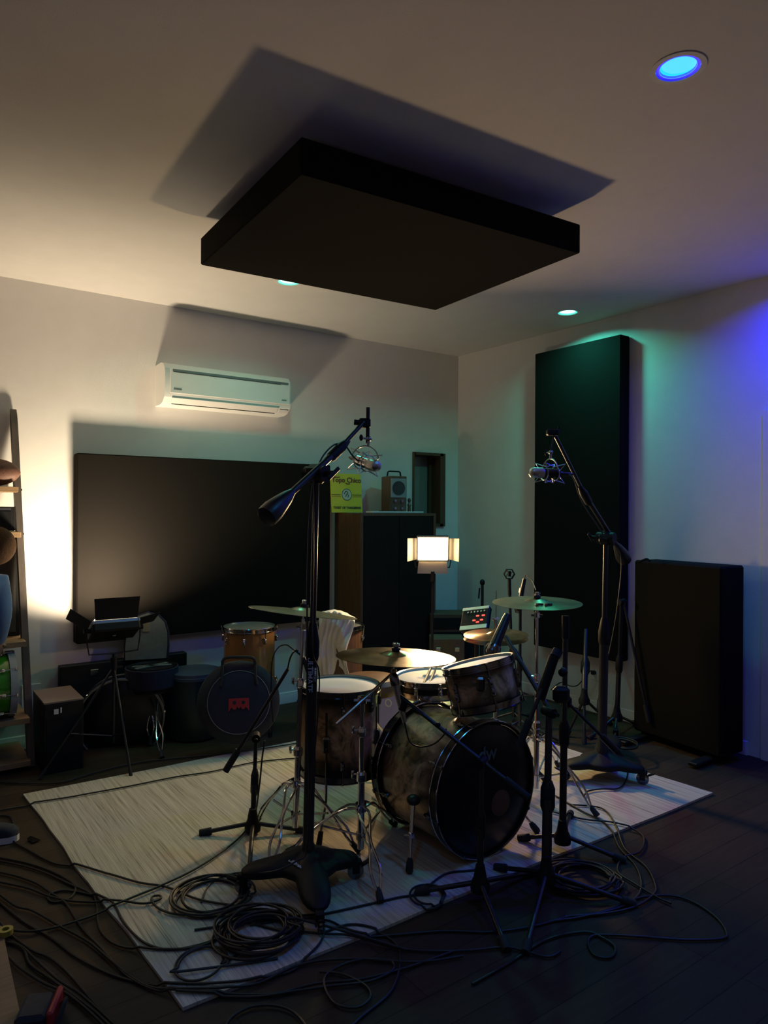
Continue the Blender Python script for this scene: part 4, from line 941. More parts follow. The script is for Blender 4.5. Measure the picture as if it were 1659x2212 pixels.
def bpt(u_, v_, e=.062): return bc+bx*u_+byy*v_+bn*e
if byy.z < 0: byy = -byy
em = MB()
em.prism([bpt(u_*.062, v_*.036-.012, .060) for u_, v_ in ((-1, -1.15), (-.98, 1), (.98, 1), (1, -1.15), (.86, -.8), (.70, -.45), (.52, -.8), (.30, -.8), (.16, -.35), (0, -.75), (-.16, -.35), (-.30, -.8), (-.52, -.8), (-.70, -.45), (-.86, -.8))], bn*.004)
for s_ in (-1, 1): MB().cyl(bpt(s_*.027, -.002, .063), bpt(s_*.027, -.002, .0655), .011, n=18).build('emblem_dot', navy, bg)
em.build('emblem', red_m, bg)
MB().tube(smooth([bpt(-.10, .22, .03), bpt(-.085, .265, .04), bpt(0, .27, .045), bpt(.085, .26, .04), bpt(.10, .215, .03)]), .010, 8).build('handle', rubber, bg)
for s_ in (-1, 1): MB().tube([bpt(s_*.10, .225, .042), bpt(s_*.10, .14, .06), bpt(s_*.11, .10, .063)], .008, 6).build('strap', rubber, bg)
# snare case open on a throne
cc_ = D(328, 1458, 4.62)
dtb = V((cc_.x, cc_.y, 0))
ds = thing('stool', 'drum stool with chrome double legs supporting the open navy case', 'stool', dtb)
MB().cyl(dtb+V((0, 0, .12)), cc_-V((0, 0, .085)), .014, n=12).lathe(cc_-V((0, 0, .085)), UZ, [(.05, -.02), (.13, -.012), (.135, .0), (.13, .012)], 28).build('seat', rubber, ds)
for f in (G(350, 1640), G(324, 1612), V((dtb.x-.10, dtb.y+.2, 0))): f = V((f.x, f.y, .012)); double_leg(ds, dtb+V((0, 0, .30)), f, chrome, dtb+V((0, 0, .15)))
cs = thing('drum_case', 'open navy round drum case with sage lined lid standing up', 'drum case', cc_-V((0, 0, .07)))
MB().lathe(cc_, UZ, [(.001, -.068), (.155, -.068), (.165, -.06), (.167, .055), (.158, .058), (.156, -.055), (.001, -.056)], 44, cap=False).build('tray', navy2, cs)
ln = V((math.sin(YAW), math.cos(YAW), 0)); lb = cc_+ln*.15+V((0, 0, .05))
lidp = [(-.15, 0), (-.155, .08), (-.15, .17), (-.125, .24), (-.075, .285), (0, .305), (.075, .285), (.125, .24), (.15, .17), (.155, .08), (.15, 0)]
lo_ = D(315, 1424, 4.74)
lx = V((.95, -.3, 0)).normalized(); ly = (UZ+ln*.12).normalized(); lz = lx.cross(ly)
MB().prism([lo_+lx*(a*.86)+ly*b for a, b in lidp], ln*.03).build('lid', grey_fab, cs)
MB().tube([lo_+lx*(a*.88)+ly*b+ln*.012 for a, b in lidp], .010, 6).build('lid_edge', navy2, cs)
MB().box(lo_+lx*(-.005)+ly*.22-ln*.004, (.045, .075, .006), (lx, ly, ln)).build('pocket_tab', mat('khaki webbing', (.22, .19, .11), .9), cs)
snc = thing('snare_drum', 'spare snare drum lying inside the open navy case', 'drum', cc_, 'spare drums by the back wall')
MB().lathe(cc_+V((0, 0, .02)), UZ, [(.001, .034), (.138, .034), (.142, .042), (.147, .042), (.147, .020), (.140, -.06)], 40, cap=False).build('shell', black_pla, snc)
MB().box(cc_+V((0, 0, .060)), (.24, .03, .006), (lx, ln, UZ)).box(cc_+V((0, 0, .060)), (.24, .03, .006), ((lx+ln).normalized(), (ln-lx).normalized(), UZ)).build('strap', grey_fab, snc)
# dark bass drum lying behind, black long case, rounded case
dbc = D(262, 1556, 4.50); 
db = drum('bass_drum', 'unlit black bass drum with silver hoops behind the light stand', dbc-V((0, 0, 0)), (-.35, -.93, 0), .250, .14, black_pla, steel, head_blk, 8, group='spare drums by the back wall', hoopw=.035, wood_hoop=False)
lc = thing('flight_case', 'long low black case standing along the back wall', 'case', V((1.35, CY-.06, 0)))
a0, a1 = WB(130, 1441, .10), WB(404, 1408, .10)
MB().box(((a0.x+a1.x)/2, CY-.065, a0.z/2+.003), (a1.x-a0.x, .07, a0.z-.006), bev=.004).build('body', black_pla, lc)
for k in (.25, .75): MB().box((a0.x+(a1.x-a0.x)*k, CY-.103, a0.z-.06), (.05, .006, .04), bev=.002).build('latch', dark_chrome, lc)
rc = thing('drum_case', 'rounded dark drum case, blue light painted on its rim, beside the cymbal bag', 'drum case', V((1.78, 4.55, 0)))
q = D(420, 1446, 4.72); q = V((q.x, q.y, q.z))
MB().lathe(V((q.x, q.y, .004)), UZ, [(.15, 0), (.165, .01), (.168, q.z-.03), (.160, q.z-.01)], 36).build('body', mat('deep green vinyl', (.012, .03, .024), .35), rc)
MB().lathe(V((q.x, q.y, 0)), UZ, [(.172, q.z-.045), (.172, q.z-.004), (.16, q.z), (.001, q.z+.002)], 36, cap=False).ring(V((q.x, q.y, q.z-.028)), UZ, .173, .003, 40, 6).build('lid', mat('lid with painted blue light', (.06, .09, .13), .4), rc)  # lid colour paints in the blue light catching the top edge
# speaker cabinet at left
sb0 = G(78, 1648); 
sk = thing('speaker_cabinet', 'black speaker cabinet with brown top beside the leaning shelf', 'speaker', V((.98, 4.60, 0)))
ztop = 0.405; e0 = G(95, 1520, ztop); e1 = G(181, 1508, ztop); e2 = G(70, 1497, ztop)
bxv = (e1-e0); wdt = bxv.length; bxv.normalize(); byv = UZ.cross(bxv); dpt = .36
scn = e0+bxv*(wdt/2)+byv*(dpt/2)
MB().box(V((scn.x, scn.y, ztop/2-.005)), (wdt, dpt, ztop-.012), (bxv, byv, UZ), bev=.004).build('body', black_pla, sk)
MB().box(V((scn.x, scn.y, ztop-.004)), (wdt, dpt, .009), (bxv, byv, UZ)).build('top_board', mat('taupe board', (.16, .12, .10), .6), sk)
MB().box(e0+bxv*(wdt*.30)-byv*.003+V((0, 0, -.055)), (.024, .003, .028), (bxv, byv, UZ)).box(e0+bxv*(wdt*.42)-byv*.003+V((0, 0, -.050)), (.008, .003, .03), (bxv, byv, UZ)).build('label_plate', white_print, sk)
MB().box(e0+bxv*(wdt/2)-byv*.002+V((0, 0, -.22)), (wdt*.86, .003, .26), (bxv, byv, UZ)).build('grille', grille_m, sk)
# power strip like plate on the wall
wp_ = thing('wall_plate', 'white wall plate with raised edge behind the leaning shelf', 'wall plate', WB(66, 1490))
a0, a1 = WB(46, 1480), WB(88, 1478)
MB().box(((a0.x+a1.x)/2, CY-.006, a0.z-.09), (a1.x-a0.x, .010, .18), bev=.003).build('plate', trim_m, wp_)
ot = thing('wall_outlet', 'wall outlet with a black plug on the right wall', 'outlet', WR(1288, 1452))
o_ = WR(1286, 1452); MB().box((CX-.004, o_.y, o_.z), (.007, .075, .115), bev=.002).build('plate', trim_m, ot)
pg = thing('power_cord', 'black power cord plugged in the wall outlet, looping down', 'cord', WR(1284, 1450))
MB().box((CX-.024, o_.y, o_.z), (.034, .03, .03), bev=.006).tube(smooth([V((CX-.03, o_.y, o_.z)), WR(1276, 1449, .06), WR(1262, 1464, .08), WR(1248, 1480, .08), WR(1232, 1482, .08), WR(1212, 1474, .08), WR(1190, 1490, .08)]), .004, 8).build('cord', cable_m, pg)

# ---------------------------------------------------------------- towel on dark drum, amps, mixer
dk = D(735, 1352, 4.86)
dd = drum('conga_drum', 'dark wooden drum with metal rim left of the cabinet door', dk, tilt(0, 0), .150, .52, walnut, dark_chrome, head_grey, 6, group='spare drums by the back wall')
MB().lathe(V((dk.x, dk.y, 0)), UZ, [(.12, .003), (.12, .02), (.10, .05), (.11, dk.z-.52)], 28).build('base', black_pla, dd)
def towel():
    mb = MB(); nu, nv = 56, 64; vs = []; ln_ = V((math.sin(YAW), math.cos(YAW), 0))
    rd = lambda q: 1-abs(math.sin(q))                       # sharp creases
    for j in range(nv):
        for i in range(nu):
            u_ = i/(nu-1); v_ = j/(nv-1)
            wdt_ = .225*(1-.10*v_+.10*math.sin(v_*7+1))
            x_ = (u_-.5)*wdt_+.018*math.sin(v_*8)
            if v_ < .2: k = v_/.2; z_ = dk.z+.03+.105*math.sin(k*PI*.5)*(.55+.45*math.sin(u_*PI*.9+.5)); dep = .10-.24*k
            else: z_ = dk.z+.135*(.55+.45*math.sin(u_*PI*.9+.5))-(v_-.2)*(.56+.10*math.sin(u_*7+.6)); dep = -.15-.03*math.sin(v_*5)
            fold = .030*rd(u_*5+1.8*math.sin(v_*5+u_*2))+.020*rd(v_*9+u_*3+1.2*math.sin(u_*6))+.008*math.sin(u_*37+v_*11)
            vs.append(V((dk.x, dk.y, z_))+_R0*(x_-.028)+ln_*(dep-.02-fold))
    fs = [(j*nu+i, j*nu+i+1, (j+1)*nu+i+1, (j+1)*nu+i) for j in range(nv-1) for i in range(nu-1)]
    mb.add(vs, fs); o = mb.build('towel', towel_m, None, 70)
    so = o.modifiers.new('thick', 'SOLIDIFY'); so.thickness = .005
    su = o.modifiers.new('sub', 'SUBSURF'); su.levels = 1; su.render_levels = 1
    return tag(o, 'crumpled cream towel draped over the dark drum', 'towel')
towel()
def boxthing(name, label, cat, fl, fr, zb_, zt_, dep, m_, ex=None, bev=.005):
    fl, fr = V(fl), V(fr); x = (fr-fl); x.z = 0; wd = x.length; x.normalize(); y = UZ.cross(x)
    c = V(((fl.x+fr.x)/2, (fl.y+fr.y)/2, (zb_+zt_)/2))+y*(dep/2)
    t = thing(name, label, cat, V((c.x, c.y, zb_))); MB().box(c, (wd, dep, zt_-zb_), (x, y, UZ), bev=bev).build('body', m_, t)
    return t, c, x, y, wd
am, c_, x_, y_, w_ = boxthing('guitar_amplifier', 'dark brown amplifier cabinet standing in the room corner', 'amplifier', V((3.72, 4.48, 0)), V((4.06, 4.26, 0)), .004, .655, .26, tweed)
MB().box(c_-y_*.132+V((0, 0, -.05)), (w_*.88, .006, .46), (x_, y_, UZ)).build('grille', grille_m, am)
MB().box(c_-y_*.132+V((0, 0, .25)), (w_*.88, .006, .09), (x_, y_, UZ)).build('control_panel', black_pla, am)
su, c_, x_, y_, w_ = boxthing('instrument_case', 'olive cloth instrument case with metal latches in front of the brown amplifier', 'case', D(930, 1500, 5.22), D(1003, 1506, 5.22), .004, .56, .20, tweed2)
for k in (-.28, .28): MB().box(c_-y_*.103+x_*(w_*k)+V((0, 0, .20)), (.035, .008, .03), (x_, y_, UZ), bev=.002).build('latch', nickel, su)
MB().tube([c_-y_*.10+x_*(-.04)+V((0, 0, .1)), c_-y_*.125+x_*(-.03)+V((0, 0, .1)), c_-y_*.125+x_*(.03)+V((0, 0, .1)), c_-y_*.10+x_*(.04)+V((0, 0, .1))], .006, 8).build('handle', leather, su)
# mixer module on a thin stand
mc = D(1025, 1335, 4.35); mxn = (V((CAM.x-mc.x, CAM.y-mc.y, 0)).normalized()*.62-_R0*.42+V((0, 0, .66))).normalized()
mxx = (_R0+V((0, 0, -.06))-V((math.sin(YAW), math.cos(YAW), 0))*.25).normalized(); mxx = (mxx-mxn*mxx.dot(mxn)).normalized(); mxy = mxn.cross(mxx)
mm = thing('drum_module', 'small black electronic module with silver edges and red lit buttons', 'electronic module', mc)
MB().box(mc-mxn*.02, (.185, .165, .04), (mxx, mxy, mxn), bev=.008).build('body', black_pla, mm)
MB().box(mc+mxy*.070+mxn*.001, (.18, .022, .005), (mxx, mxy, mxn), bev=.002).build('top_strip', nickel, mm)
MB().box(mc-mxy*.066+mxn*.001, (.18, .030, .005), (mxx, mxy, mxn), bev=.002).build('bottom_strip', nickel, mm)
for i in range(6): p = mc+mxx*(-.045+i*.022)+mxy*(.040-.0*i); MB().cyl(p, p+mxn*.010, .0055, n=10).build('knob', nickel, mm)
for (a, b) in ((-.0, -.018), (.025, -.033), (.05, -.020), (.02, .012), (.058, .012)): MB().box(mc+mxx*a+mxy*b+mxn*.002, (.020, .009, .006), (mxx, mxy, mxn), bev=.002).build('lit_button', led_off, mm)
text('SAMPLE PAD', .012, mc-mxy*.066+mxn*.004, mxx, mxn, print_dark, mm, 'strip_lettering') if False else None
mb0 = V((mc.x, mc.y, 0)); ms = thing('module_stand', 'thin black stand under the electronic module', 'stand', mb0)
MB().cyl(mb0+V((0, 0, .08)), mc-mxn*.04, .012, n=12).build('pole', black_met, ms)
for f in feet3(mb0, .25, .2): MB().cyl(mb0+V((0, 0, .12)), f, .008, n=8).build('leg', black_met, ms)
# lilac bin
lb, c_, x_, y_, w_ = boxthing('storage_bin', 'lilac plastic bin on the floor behind the throne', 'bin', D(815, 1534, 4.55), D(864, 1534, 4.45), .004, .40, .16, purple_m, bev=.02)
MB().ring(c_-y_*.081+V((0, 0, .08)), y_, .022, .004, 20, 6).build('round_mark', white_print, lb)

# ---------------------------------------------------------------- leaning shelf at left and what it holds
sh = thing('ladder_shelf', 'leaning ladder shelf with grey rails and oak boards at the left edge', 'shelf', V((.3, 4.6, 0)))
rt_, rb_ = WB(42, 914, .03), G(71, 1655)
rb_ = V((.765, 4.545, .004)); rt_ = V((.715, CY-.03, 2.115))
def rail(x_off, nm='side_rail'):
    a, b = rb_+V((x_off, 0, 0)), rt_+V((x_off, 0, 0)); u = (b-a).normalized(); x = V((1, 0, 0)); y = u.cross(x)
    L = (b-a).length; prof = [(-.028, 0), (.028, 0), (.028, L-.12), (.018, L-.04), (0, L), (-.018, L-.04), (-.028, L-.12)]
    MB().prism([a+y*p+u*q-x*.018 for p, q in prof], x*.036).build(nm, rail_m, sh)
rail(0); rail(-.86)
for z_, dp in ((1.632, .20), (1.365, .26), (.735, .36), (.305, .42), (.06, .42)):
    k = z_/2.115; yb = CY-.02; yf = rb_.y+(rt_.y-rb_.y)*k-.02; xr = rb_.x+(rt_.x-rb_.x)*k
    yf = min(yf, yb-dp)
    MB().box(((xr-.86+xr)/2+.0, (yf+yb)/2, z_-.016), (.86-.02, yb-yf, .032), bev=.002).build('shelf_board', oak, sh)
    MB().cyl((xr+.012, (yf+yb)/2, z_-.016), (xr+.026, (yf+yb)/2, z_-.016), .007, n=10).build('bolt', dark_chrome, sh)
fbc = D(-2, 1025, 4.18); fx = V((.93, -.37, 0)).normalized()
fb = thing('football', 'brown leather football on the top shelf', 'ball', V((fbc.x, fbc.y, 1.632)))
fr_, fc_ = .082, V((fbc.x, CY-.13, 1.632+.086))
prf = [(fr_*math.cos((i/14-.5)*PI)**1.25 if 0 < i < 14 else .001, .138*math.sin((i/14-.5)*PI)) for i in range(15)]
MB().lathe(fc_+V((-.01, 0, 0)), fx, prf, 26, cap=False).build('body', ball_m, fb, 60)
MB().box(fc_+V((-.03, -.01, .083)), (.09, .008, .004), (fx, UZ.cross(fx), UZ)).build('laces', trim_m, fb)
ap = thing('practice_amplifier', 'small black practice amplifier on the second shelf', 'amplifier', V((.52, CY-.12, 1.365)))
q1 = D(33, 1152, 4.26); MB().box((q1.x-.10, CY-.13, 1.366+.075), (.20, .11, .145), bev=.006).build('body', black_pla, ap)
MB().box((q1.x-.11, CY-.187, 1.366+.065), (.17, .004, .11)).build('grille', grille_m, ap)
MB().box((q1.x-.11, CY-.187, 1.366+.133), (.17, .004, .014)).build('control_strip', nickel, ap)
MB().cyl((q1.x+.012, CY-.10, 1.367), (q1.x+.02, CY-.06, 1.366+.19), .003, n=8).build('aerial', steel, ap)
mo = thing('picture_frame', 'tall black framed panel leaning on the third shelf', 'frame', V((.50, CY-.10, .735)))
q2 = D(44, 1180, 4.3); MB().box((q2.x-.20, CY-.12, .736+.30), (.40, .03, .60), (V((1, 0, 0)), V((0, 1, -.08)).normalized(), V((0, .08, 1)).normalized()), bev=.004).build('frame', black_pla, mo)
MB().box((q2.x-.20, CY-.139, .736+.30), (.35, .003, .55), (V((1, 0, 0)), V((0, 1, -.08)).normalized(), V((0, .08, 1)).normalized())).build('panel_face', print_dark, mo)
gdc = D(26, 1470, 4.10)
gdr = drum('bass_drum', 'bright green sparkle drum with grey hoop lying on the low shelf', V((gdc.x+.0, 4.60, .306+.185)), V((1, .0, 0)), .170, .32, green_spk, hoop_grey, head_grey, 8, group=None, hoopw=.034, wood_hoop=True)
# ---------------------------------------------------------------- person
def skin_obj(name, pts, edges, material, parent, sub=2, root=0):
    me = bpy.data.meshes.new(name); off = org(parent)
    me.from_pydata([tuple(V(p[0])-off) for p in pts], edges, []); me.materials.append(material)
    o = bpy.data.objects.new(name, me); COL.objects.link(o)
    if parent is not None: o.parent = parent
    sk_ = o.modifiers.new('skin', 'SKIN'); sk_.use_smooth_shade = True
    for i, p in enumerate(pts):
        sv = me.skin_vertices[0].data[i]; r = p[1]; sv.radius = r if isinstance(r, tuple) else (r, r); sv.use_root = (i == root)
    ss = o.modifiers.new('sub', 'SUBSURF'); ss.levels = sub; ss.render_levels = sub
    dg = bpy.context.evaluated_depsgraph_get(); me2 = bpy.data.meshes.new_from_object(o.evaluated_get(dg))
    o.modifiers.clear(); o.data = me2
    me2.polygons.foreach_set('use_smooth', [True]*len(me2.polygons))
    return o
hip = V((-.02, 3.92, .93)); sho = V((.27, 4.20, 1.20)); hd = V((.385, 4.16, 1.315))
hd = D(-10, 1182, 3.92); sR = D(-4, 1262, 3.86); chest = D(-70, 1262, 3.78); hip = D(-210, 1330, 3.55)
elb = D(3, 1335, 3.86); wri = D(-6, 1398, 3.95); hnd = D(-4, 1408, 3.98)
ppl = thing('person', 'person in a blue long sleeved shirt bending over the shelf, mostly out of frame', 'person', V((hip.x, hip.y, 0)))
sL_ = chest-V((.16, .0, 0))*1.0+V((-.02, .12, -.05)); eL = sL_+V((.08, .16, -.24)); wL = eL+V((.12, .16, -.18))
fR = G(-22, 1822); kR = hip.lerp(V((fR.x, fR.y, .08)), .5)+V((.06, .06, .02)); aR = V((fR.x-.06, fR.y+.02, .09))
kL = hip+V((.02, .14, -.42)); aL = V((hip.x-.08, hip.y+.22, .09))
P = [(hip, .13), (hip.lerp(chest, .5), .13), (chest, .135), (chest.lerp(hd, .55), .055), (hd.lerp(chest, .22), .062), (hd, (.070, .072)), (hd+V((.0, .015, .02)), .060),
     (sR, .062), (elb, .042), (wri, .027), (sL_, .06), (eL, .042), (wL, .027),
     (hip-V((.03, -.09, .05)), .095), (kL, .062), (aL, .042), (hip-V((-.02, .08, .05)), .095), (kR, .062), (aR, .042)]
Eg = [(0, 1), (1, 2), (2, 3), (3, 4), (4, 5), (5, 6), (2, 7), (7, 8), (8, 9), (2, 10), (10, 11), (11, 12), (0, 13), (13, 14), (14, 15), (0, 16), (16, 17), (17, 18)]
def hand(w0, d, n_):
    d = V(d).normalized(); s_ = d.cross(V(n_)).normalized(); base = len(P)
    P.append((V(w0)+d*.05, (.036, .016))); Eg.append((9 if w0 is wri else 12, base))
    for k in range(4):
        L = (.065, .075, .070, .055)[k]; r0 = V(w0)+d*.085+s_*(.020*(k-1.5)); b1 = len(P)
        P.append((r0, .009)); P.append((r0+d*L*.5-V(n_)*.008, .008)); P.append((r0+d*L*.9-V(n_)*.028, .007)); Eg.extend([(base, b1), (b1, b1+1), (b1+1, b1+2)])
    b1 = len(P); r0 = V(w0)+d*.03-s_*.034; P.append((r0, .010)); P.append((r0+d*.035-s_*.022, .009)); P.append((r0+d*.06-s_*.022-V(n_)*.01, .008)); Eg.extend([(base, b1), (b1, b1+1), (b1+1, b1+2)])
hand(wri, (wri-elb)+V((.05, .1, 0)), V((.3, -.9, .2)).normalized()); hand(wL, (wL-eL), V((0, 0, 1)))
body = skin_obj('body', P, Eg, skin_m, ppl)
lf = V((.80, .55, 0)).normalized()
# face details on the far side, hair over the skull
MB().ball(hd+V((.0, -.012, .008)), (.102, .104, .108), None, 28, 18).build('hair', hair_m, ppl, 80)
fd = (V((.62, .75, -.25))).normalized(); fs_ = fd.cross(UZ).normalized(); fu = fs_.cross(fd)
MB().ball(hd+fd*.105-fu*.01, (.012, .022, .016), (fs_, fd, fu), 10, 8).ball(hd+fd*.096-fu*.05, (.024, .010, .008), (fs_, fd, fu), 10, 8).ball(hd+fs_*.092-fu*.01, (.010, .018, .030), (fs_, fd, fu), 10, 8).ball(hd-fs_*.092-fu*.01, (.010, .018, .030), (fs_, fd, fu), 10, 8).build('face_features', skin_m, ppl, 80)
MB().ball(hd+fd*.090+fs_*.032+fu*.012, (.012, .006, .008), (fs_, fd, fu), 10, 8).ball(hd+fd*.090-fs_*.032+fu*.012, (.012, .006, .008), (fs_, fd, fu), 10, 8).build('eyes', print_dark, ppl, 80)
SP = [(hip+V((0, 0, -.02)), .150), (hip.lerp(chest, .5), .150), (chest, .158), (chest.lerp(hd, .40), .068), (sR, .078), (elb, .058), (wri.lerp(elb, .08), .040), (sL_, .075), (eL, .056), (wL.lerp(eL, .1), .040)]
skin_obj('shirt', SP, [(0, 1), (1, 2), (2, 3), (2, 4), (4, 5), (5, 6), (2, 7), (7, 8), (8, 9)], denim, ppl)
TP = [(hip, .150), (hip-V((.03, -.09, .06)), .112), (kL, .078), (aL+V((0, 0, .02)), .058), (hip-V((-.02, .08, .06)), .112), (kR, .078), (aR+V((0, 0, .02)), .058)]
skin_obj('trousers', TP, [(0, 1), (1, 2), (2, 3), (0, 4), (4, 5), (5, 6)], trouser, ppl)
for a in (aR, aL):
    q = V((a.x+.035, a.y-.01, 0)); fx_ = V((.95, -.3, 0)).normalized(); fy_ = UZ.cross(fx_)
    outl = [(-.125, 0), (-.11, .036), (-.03, .034), (.05, .044), (.11, .040), (.14, .02), (.146, 0), (.14, -.02), (.11, -.038), (.05, -.040), (-.03, -.034), (-.11, -.036)]
    so_ = MB().prism([q+fx_*u_+fy_*v_+V((0, 0, .002)) for u_, v_ in outl], (0, 0, .028)).build('shoe_sole', trim_m, ppl)
    vs = []; lv = [(1.0, .030), (.99, .05), (.9, .068), (.6, .085)]
    for s_, z_ in lv: vs += [q+fx_*(u_*s_-(1-s_)*.06)+fy_*(v_*s_)+V((0, 0, z_)) for u_, v_ in outl]
    n12 = 12; fs = [(k*n12+i, k*n12+(i+1) % n12, (k+1)*n12+(i+1) % n12, (k+1)*n12+i) for k in range(3) for i in range(n12)]+[tuple(range(3*n12, 4*n12))]
    mb = MB(); mb.add(vs, fs); mb.build('shoe', mat('navy canvas', (.02, .025, .04), .8), ppl, 60)

# ---------------------------------------------------------------- cables
CB = [0]
def cable(label, px, r=.0042, lift=0.0, pts3=None, group='audio cables on the floor', closedloops=None):
    CB[0] += 1; e = (CB[0] % 5)*.0012
    P3 = []
    for p in px:
        if len(p) == 2: q = G(p[0], p[1], .015); q.z = zf(q)+r+.0012+e+lift
        else: q = D(*p)
        P3.append(q)
    S = smooth(P3, 6)
    for q in S:
        if q.z < .04:
            g = max(zf(q+V((dx, dy, 0))) for dx in (-.01, 0, .01) for dy in (-.01, 0, .01)); q.z = max(q.z, g+r+.001+e)
    mb = MB(); mb.tube(S, r, 8)
    return tag(mb.build('audio_cable', cable_m), label, 'cable', group)
cable('black cable entering at left and running right over the rug corner to the stand coils', [(0, 1758), (22, 1762), (30, 1790), (28, 1812), (60, 1832), (115, 1860), (160, 1867), (230, 1888), (300, 1908), (360, 1918), (430, 1945), (520, 1960)])
cable('cable running from the back of the rug edge to the floor tom', [(0, 1747), (60, 1737), (160, 1722), (280, 1700), (380, 1680), (460, 1668), (540, 1650), (620, 1641), (660, 1640)])
cable('cable along the floor behind the rug near the light stand', [(0, 1688), (60, 1690), (130, 1688), (200, 1668), (300, 1645), (420, 1632), (520, 1626), (640, 1608)])
cable('cable curving from the left edge up to the low boom stand', [(0, 1990), (15, 2003), (60, 2009), (120, 2000), (200, 1975), (280, 1945), (345, 1918), (420, 1882), (480, 1843), (520, 1810), (548, 1775), (560, 1700, 3.3), (566, 1640, 3.3), (572, 1600, 3.3)])
cable('upper of the thick cable pair sweeping in from the left edge', [(0, 1848), (60, 1860), (110, 1877), (150, 1898), (163, 1915), (150, 1935), (120, 1943), (105, 1938), (110, 1925), (140, 1918), (190, 1926), (235, 1945), (250, 1960), (265, 1990), (290, 2020), (320, 2042), (365, 2053), (420, 2045), (470, 2030)])
cable('lower of the thick cable pair sweeping in from the left edge', [(0, 1856), (50, 1866), (100, 1882), (150, 1905), (195, 1925), (208, 1945), (212, 1990), (228, 2020), (265, 2040), (340, 2052), (410, 2050), (460, 2036), (500, 2010)])
cable('cable drooping from the left edge to the twisted loop on the boards', [(0, 1880), (40, 1890), (80, 1905), (110, 1925), (140, 1945), (160, 1975), (185, 2010), (220, 2045), (255, 2085), (285, 2110), (340, 2135), (420, 2142), (520, 2143), (600, 2140), (680, 2120), (780, 2110), (880, 2085), (980, 2050)])
cable('thin cable with a small loop near the rug edge', [(0, 1902), (60, 1915), (105, 1932), (150, 1942), (200, 1945), (250, 1948), (310, 1955), (345, 1946), (345, 1938), (330, 1940), (328, 1950), (345, 1967), (380, 1978), (440, 1980), (500, 1984)])
cable('cable crossing the boards below the twisted loop', [(0, 1930), (35, 1955), (70, 1964), (130, 1998), (190, 2030), (240, 2072), (290, 2110), (330, 2130), (390, 2140), (480, 2138), (560, 2120), (650, 2080), (760, 2068), (900, 2075), (1000, 2062)])
cable('cable running diagonally from the left edge to the rug front corner', [(0, 1945), (50, 1985), (110, 2020), (160, 2058), (220, 2090), (270, 2108), (340, 2122), (440, 2126), (520, 2120), (600, 2100), (640, 2085), (690, 2040), (700, 2005), (680, 1995)])
cable('right of the cables descending to the bottom edge past the plywood', [(0, 2000), (30, 2020), (70, 2048), (110, 2065), (150, 2100), (190, 2145), (235, 2190), (262, 2212), (300, 2240)])
cable('middle of the cables descending to the bottom edge past the plywood', [(15, 2025), (50, 2045), (65, 2078), (110, 2110), (160, 2145), (205, 2180), (240, 2212), (270, 2240)])
cable('twin of the middle cable descending to the bottom edge', [(10, 2030), (45, 2040), (80, 2072), (125, 2112), (170, 2140), (215, 2178), (252, 2212), (285, 2240)])
cable('left of the cables descending to the bottom edge past the plywood', [(15, 2060), (40, 2085), (90, 2118), (140, 2140), (180, 2170), (225, 2212), (250, 2240)])
cable('cable running from the big coil right across the front of the rug', [(420, 2010), (560, 1990), (640, 1980), (700, 1975), (780, 1958), (860, 1940), (905, 1930), (960, 1890), (1010, 1882), (1040, 1880)])
cable('cable bending down off the rug toward the lower right', [(540, 2000), (640, 1986), (705, 1990), (740, 2005), (790, 2018), (860, 2014), (960, 2006), (1060, 2008), (1150, 1996), (1230, 1975), (1300, 1965), (1380, 1935), (1450, 1930), (1500, 1945), (1545, 1975), (1568, 2005), (1560, 2022), (1480, 2025), (1380, 2018), (1290, 2015), (1270, 2030), (1285, 2058), (1320, 2062), (1328, 2040), (1300, 2020), (1262, 2008), (1180, 2025), (1100, 2075), (1020, 2120)])
cable('cable along the dark floor in front of the rug', [(600, 2010), (700, 2020), (760, 2024), (860, 2044), (940, 2050), (1020, 2048), (1100, 2042), (1180, 2062), (1210, 2050)])
cable('cable with a wide loop on the dark floor below the big coil', [(380, 2143), (480, 2148), (560, 2148), (640, 2136), (720, 2125), (800, 2115), (850, 2090), (840, 2070), (790, 2068), (740, 2080), (700, 2110), (720, 2160), (770, 2172), (800, 2150), (790, 2125), (740, 2100), (690, 2095)])
cable('cable looping over the lower right of the bottom edge', [(480, 2230), (500, 2195), (540, 2172), (590, 2168), (630, 2180), (655, 2205), (670, 2230)])
cable('cable circling from the rug front edge toward the bottom', [(700, 2015), (760, 1998), (820, 2010), (860, 2040), (862, 2090), (840, 2140), (780, 2190), (740, 2230)])
cable('first of three cables trailing right of the bass drum stand', [(1200, 1720), (1260, 1755), (1300, 1775), (1325, 1800), (1340, 1830), (1372, 1865), (1385, 1900), (1378, 1930), (1340, 1955), (1260, 1975), (1190, 1985)])
cable('second of three cables trailing right of the bass drum stand', [(1230, 1740), (1300, 1748), (1330, 1785), (1350, 1830), (1395, 1868), (1415, 1905), (1412, 1928), (1370, 1955), (1300, 1970), (1220, 1975)])
cable('third of three cables trailing right of the bass drum stand', [(1190, 1755), (1260, 1772), (1330, 1780), (1380, 1795), (1392, 1815), (1380, 1838), (1345, 1850), (1335, 1880), (1370, 1905), (1420, 1935), (1450, 1948)])
cable('cable looped beside the caster of the right boom stand', [(1306, 1622), (1330, 1622), (1352, 1650), (1355, 1680), (1338, 1705), (1300, 1707), (1270, 1712), (1262, 1722)])
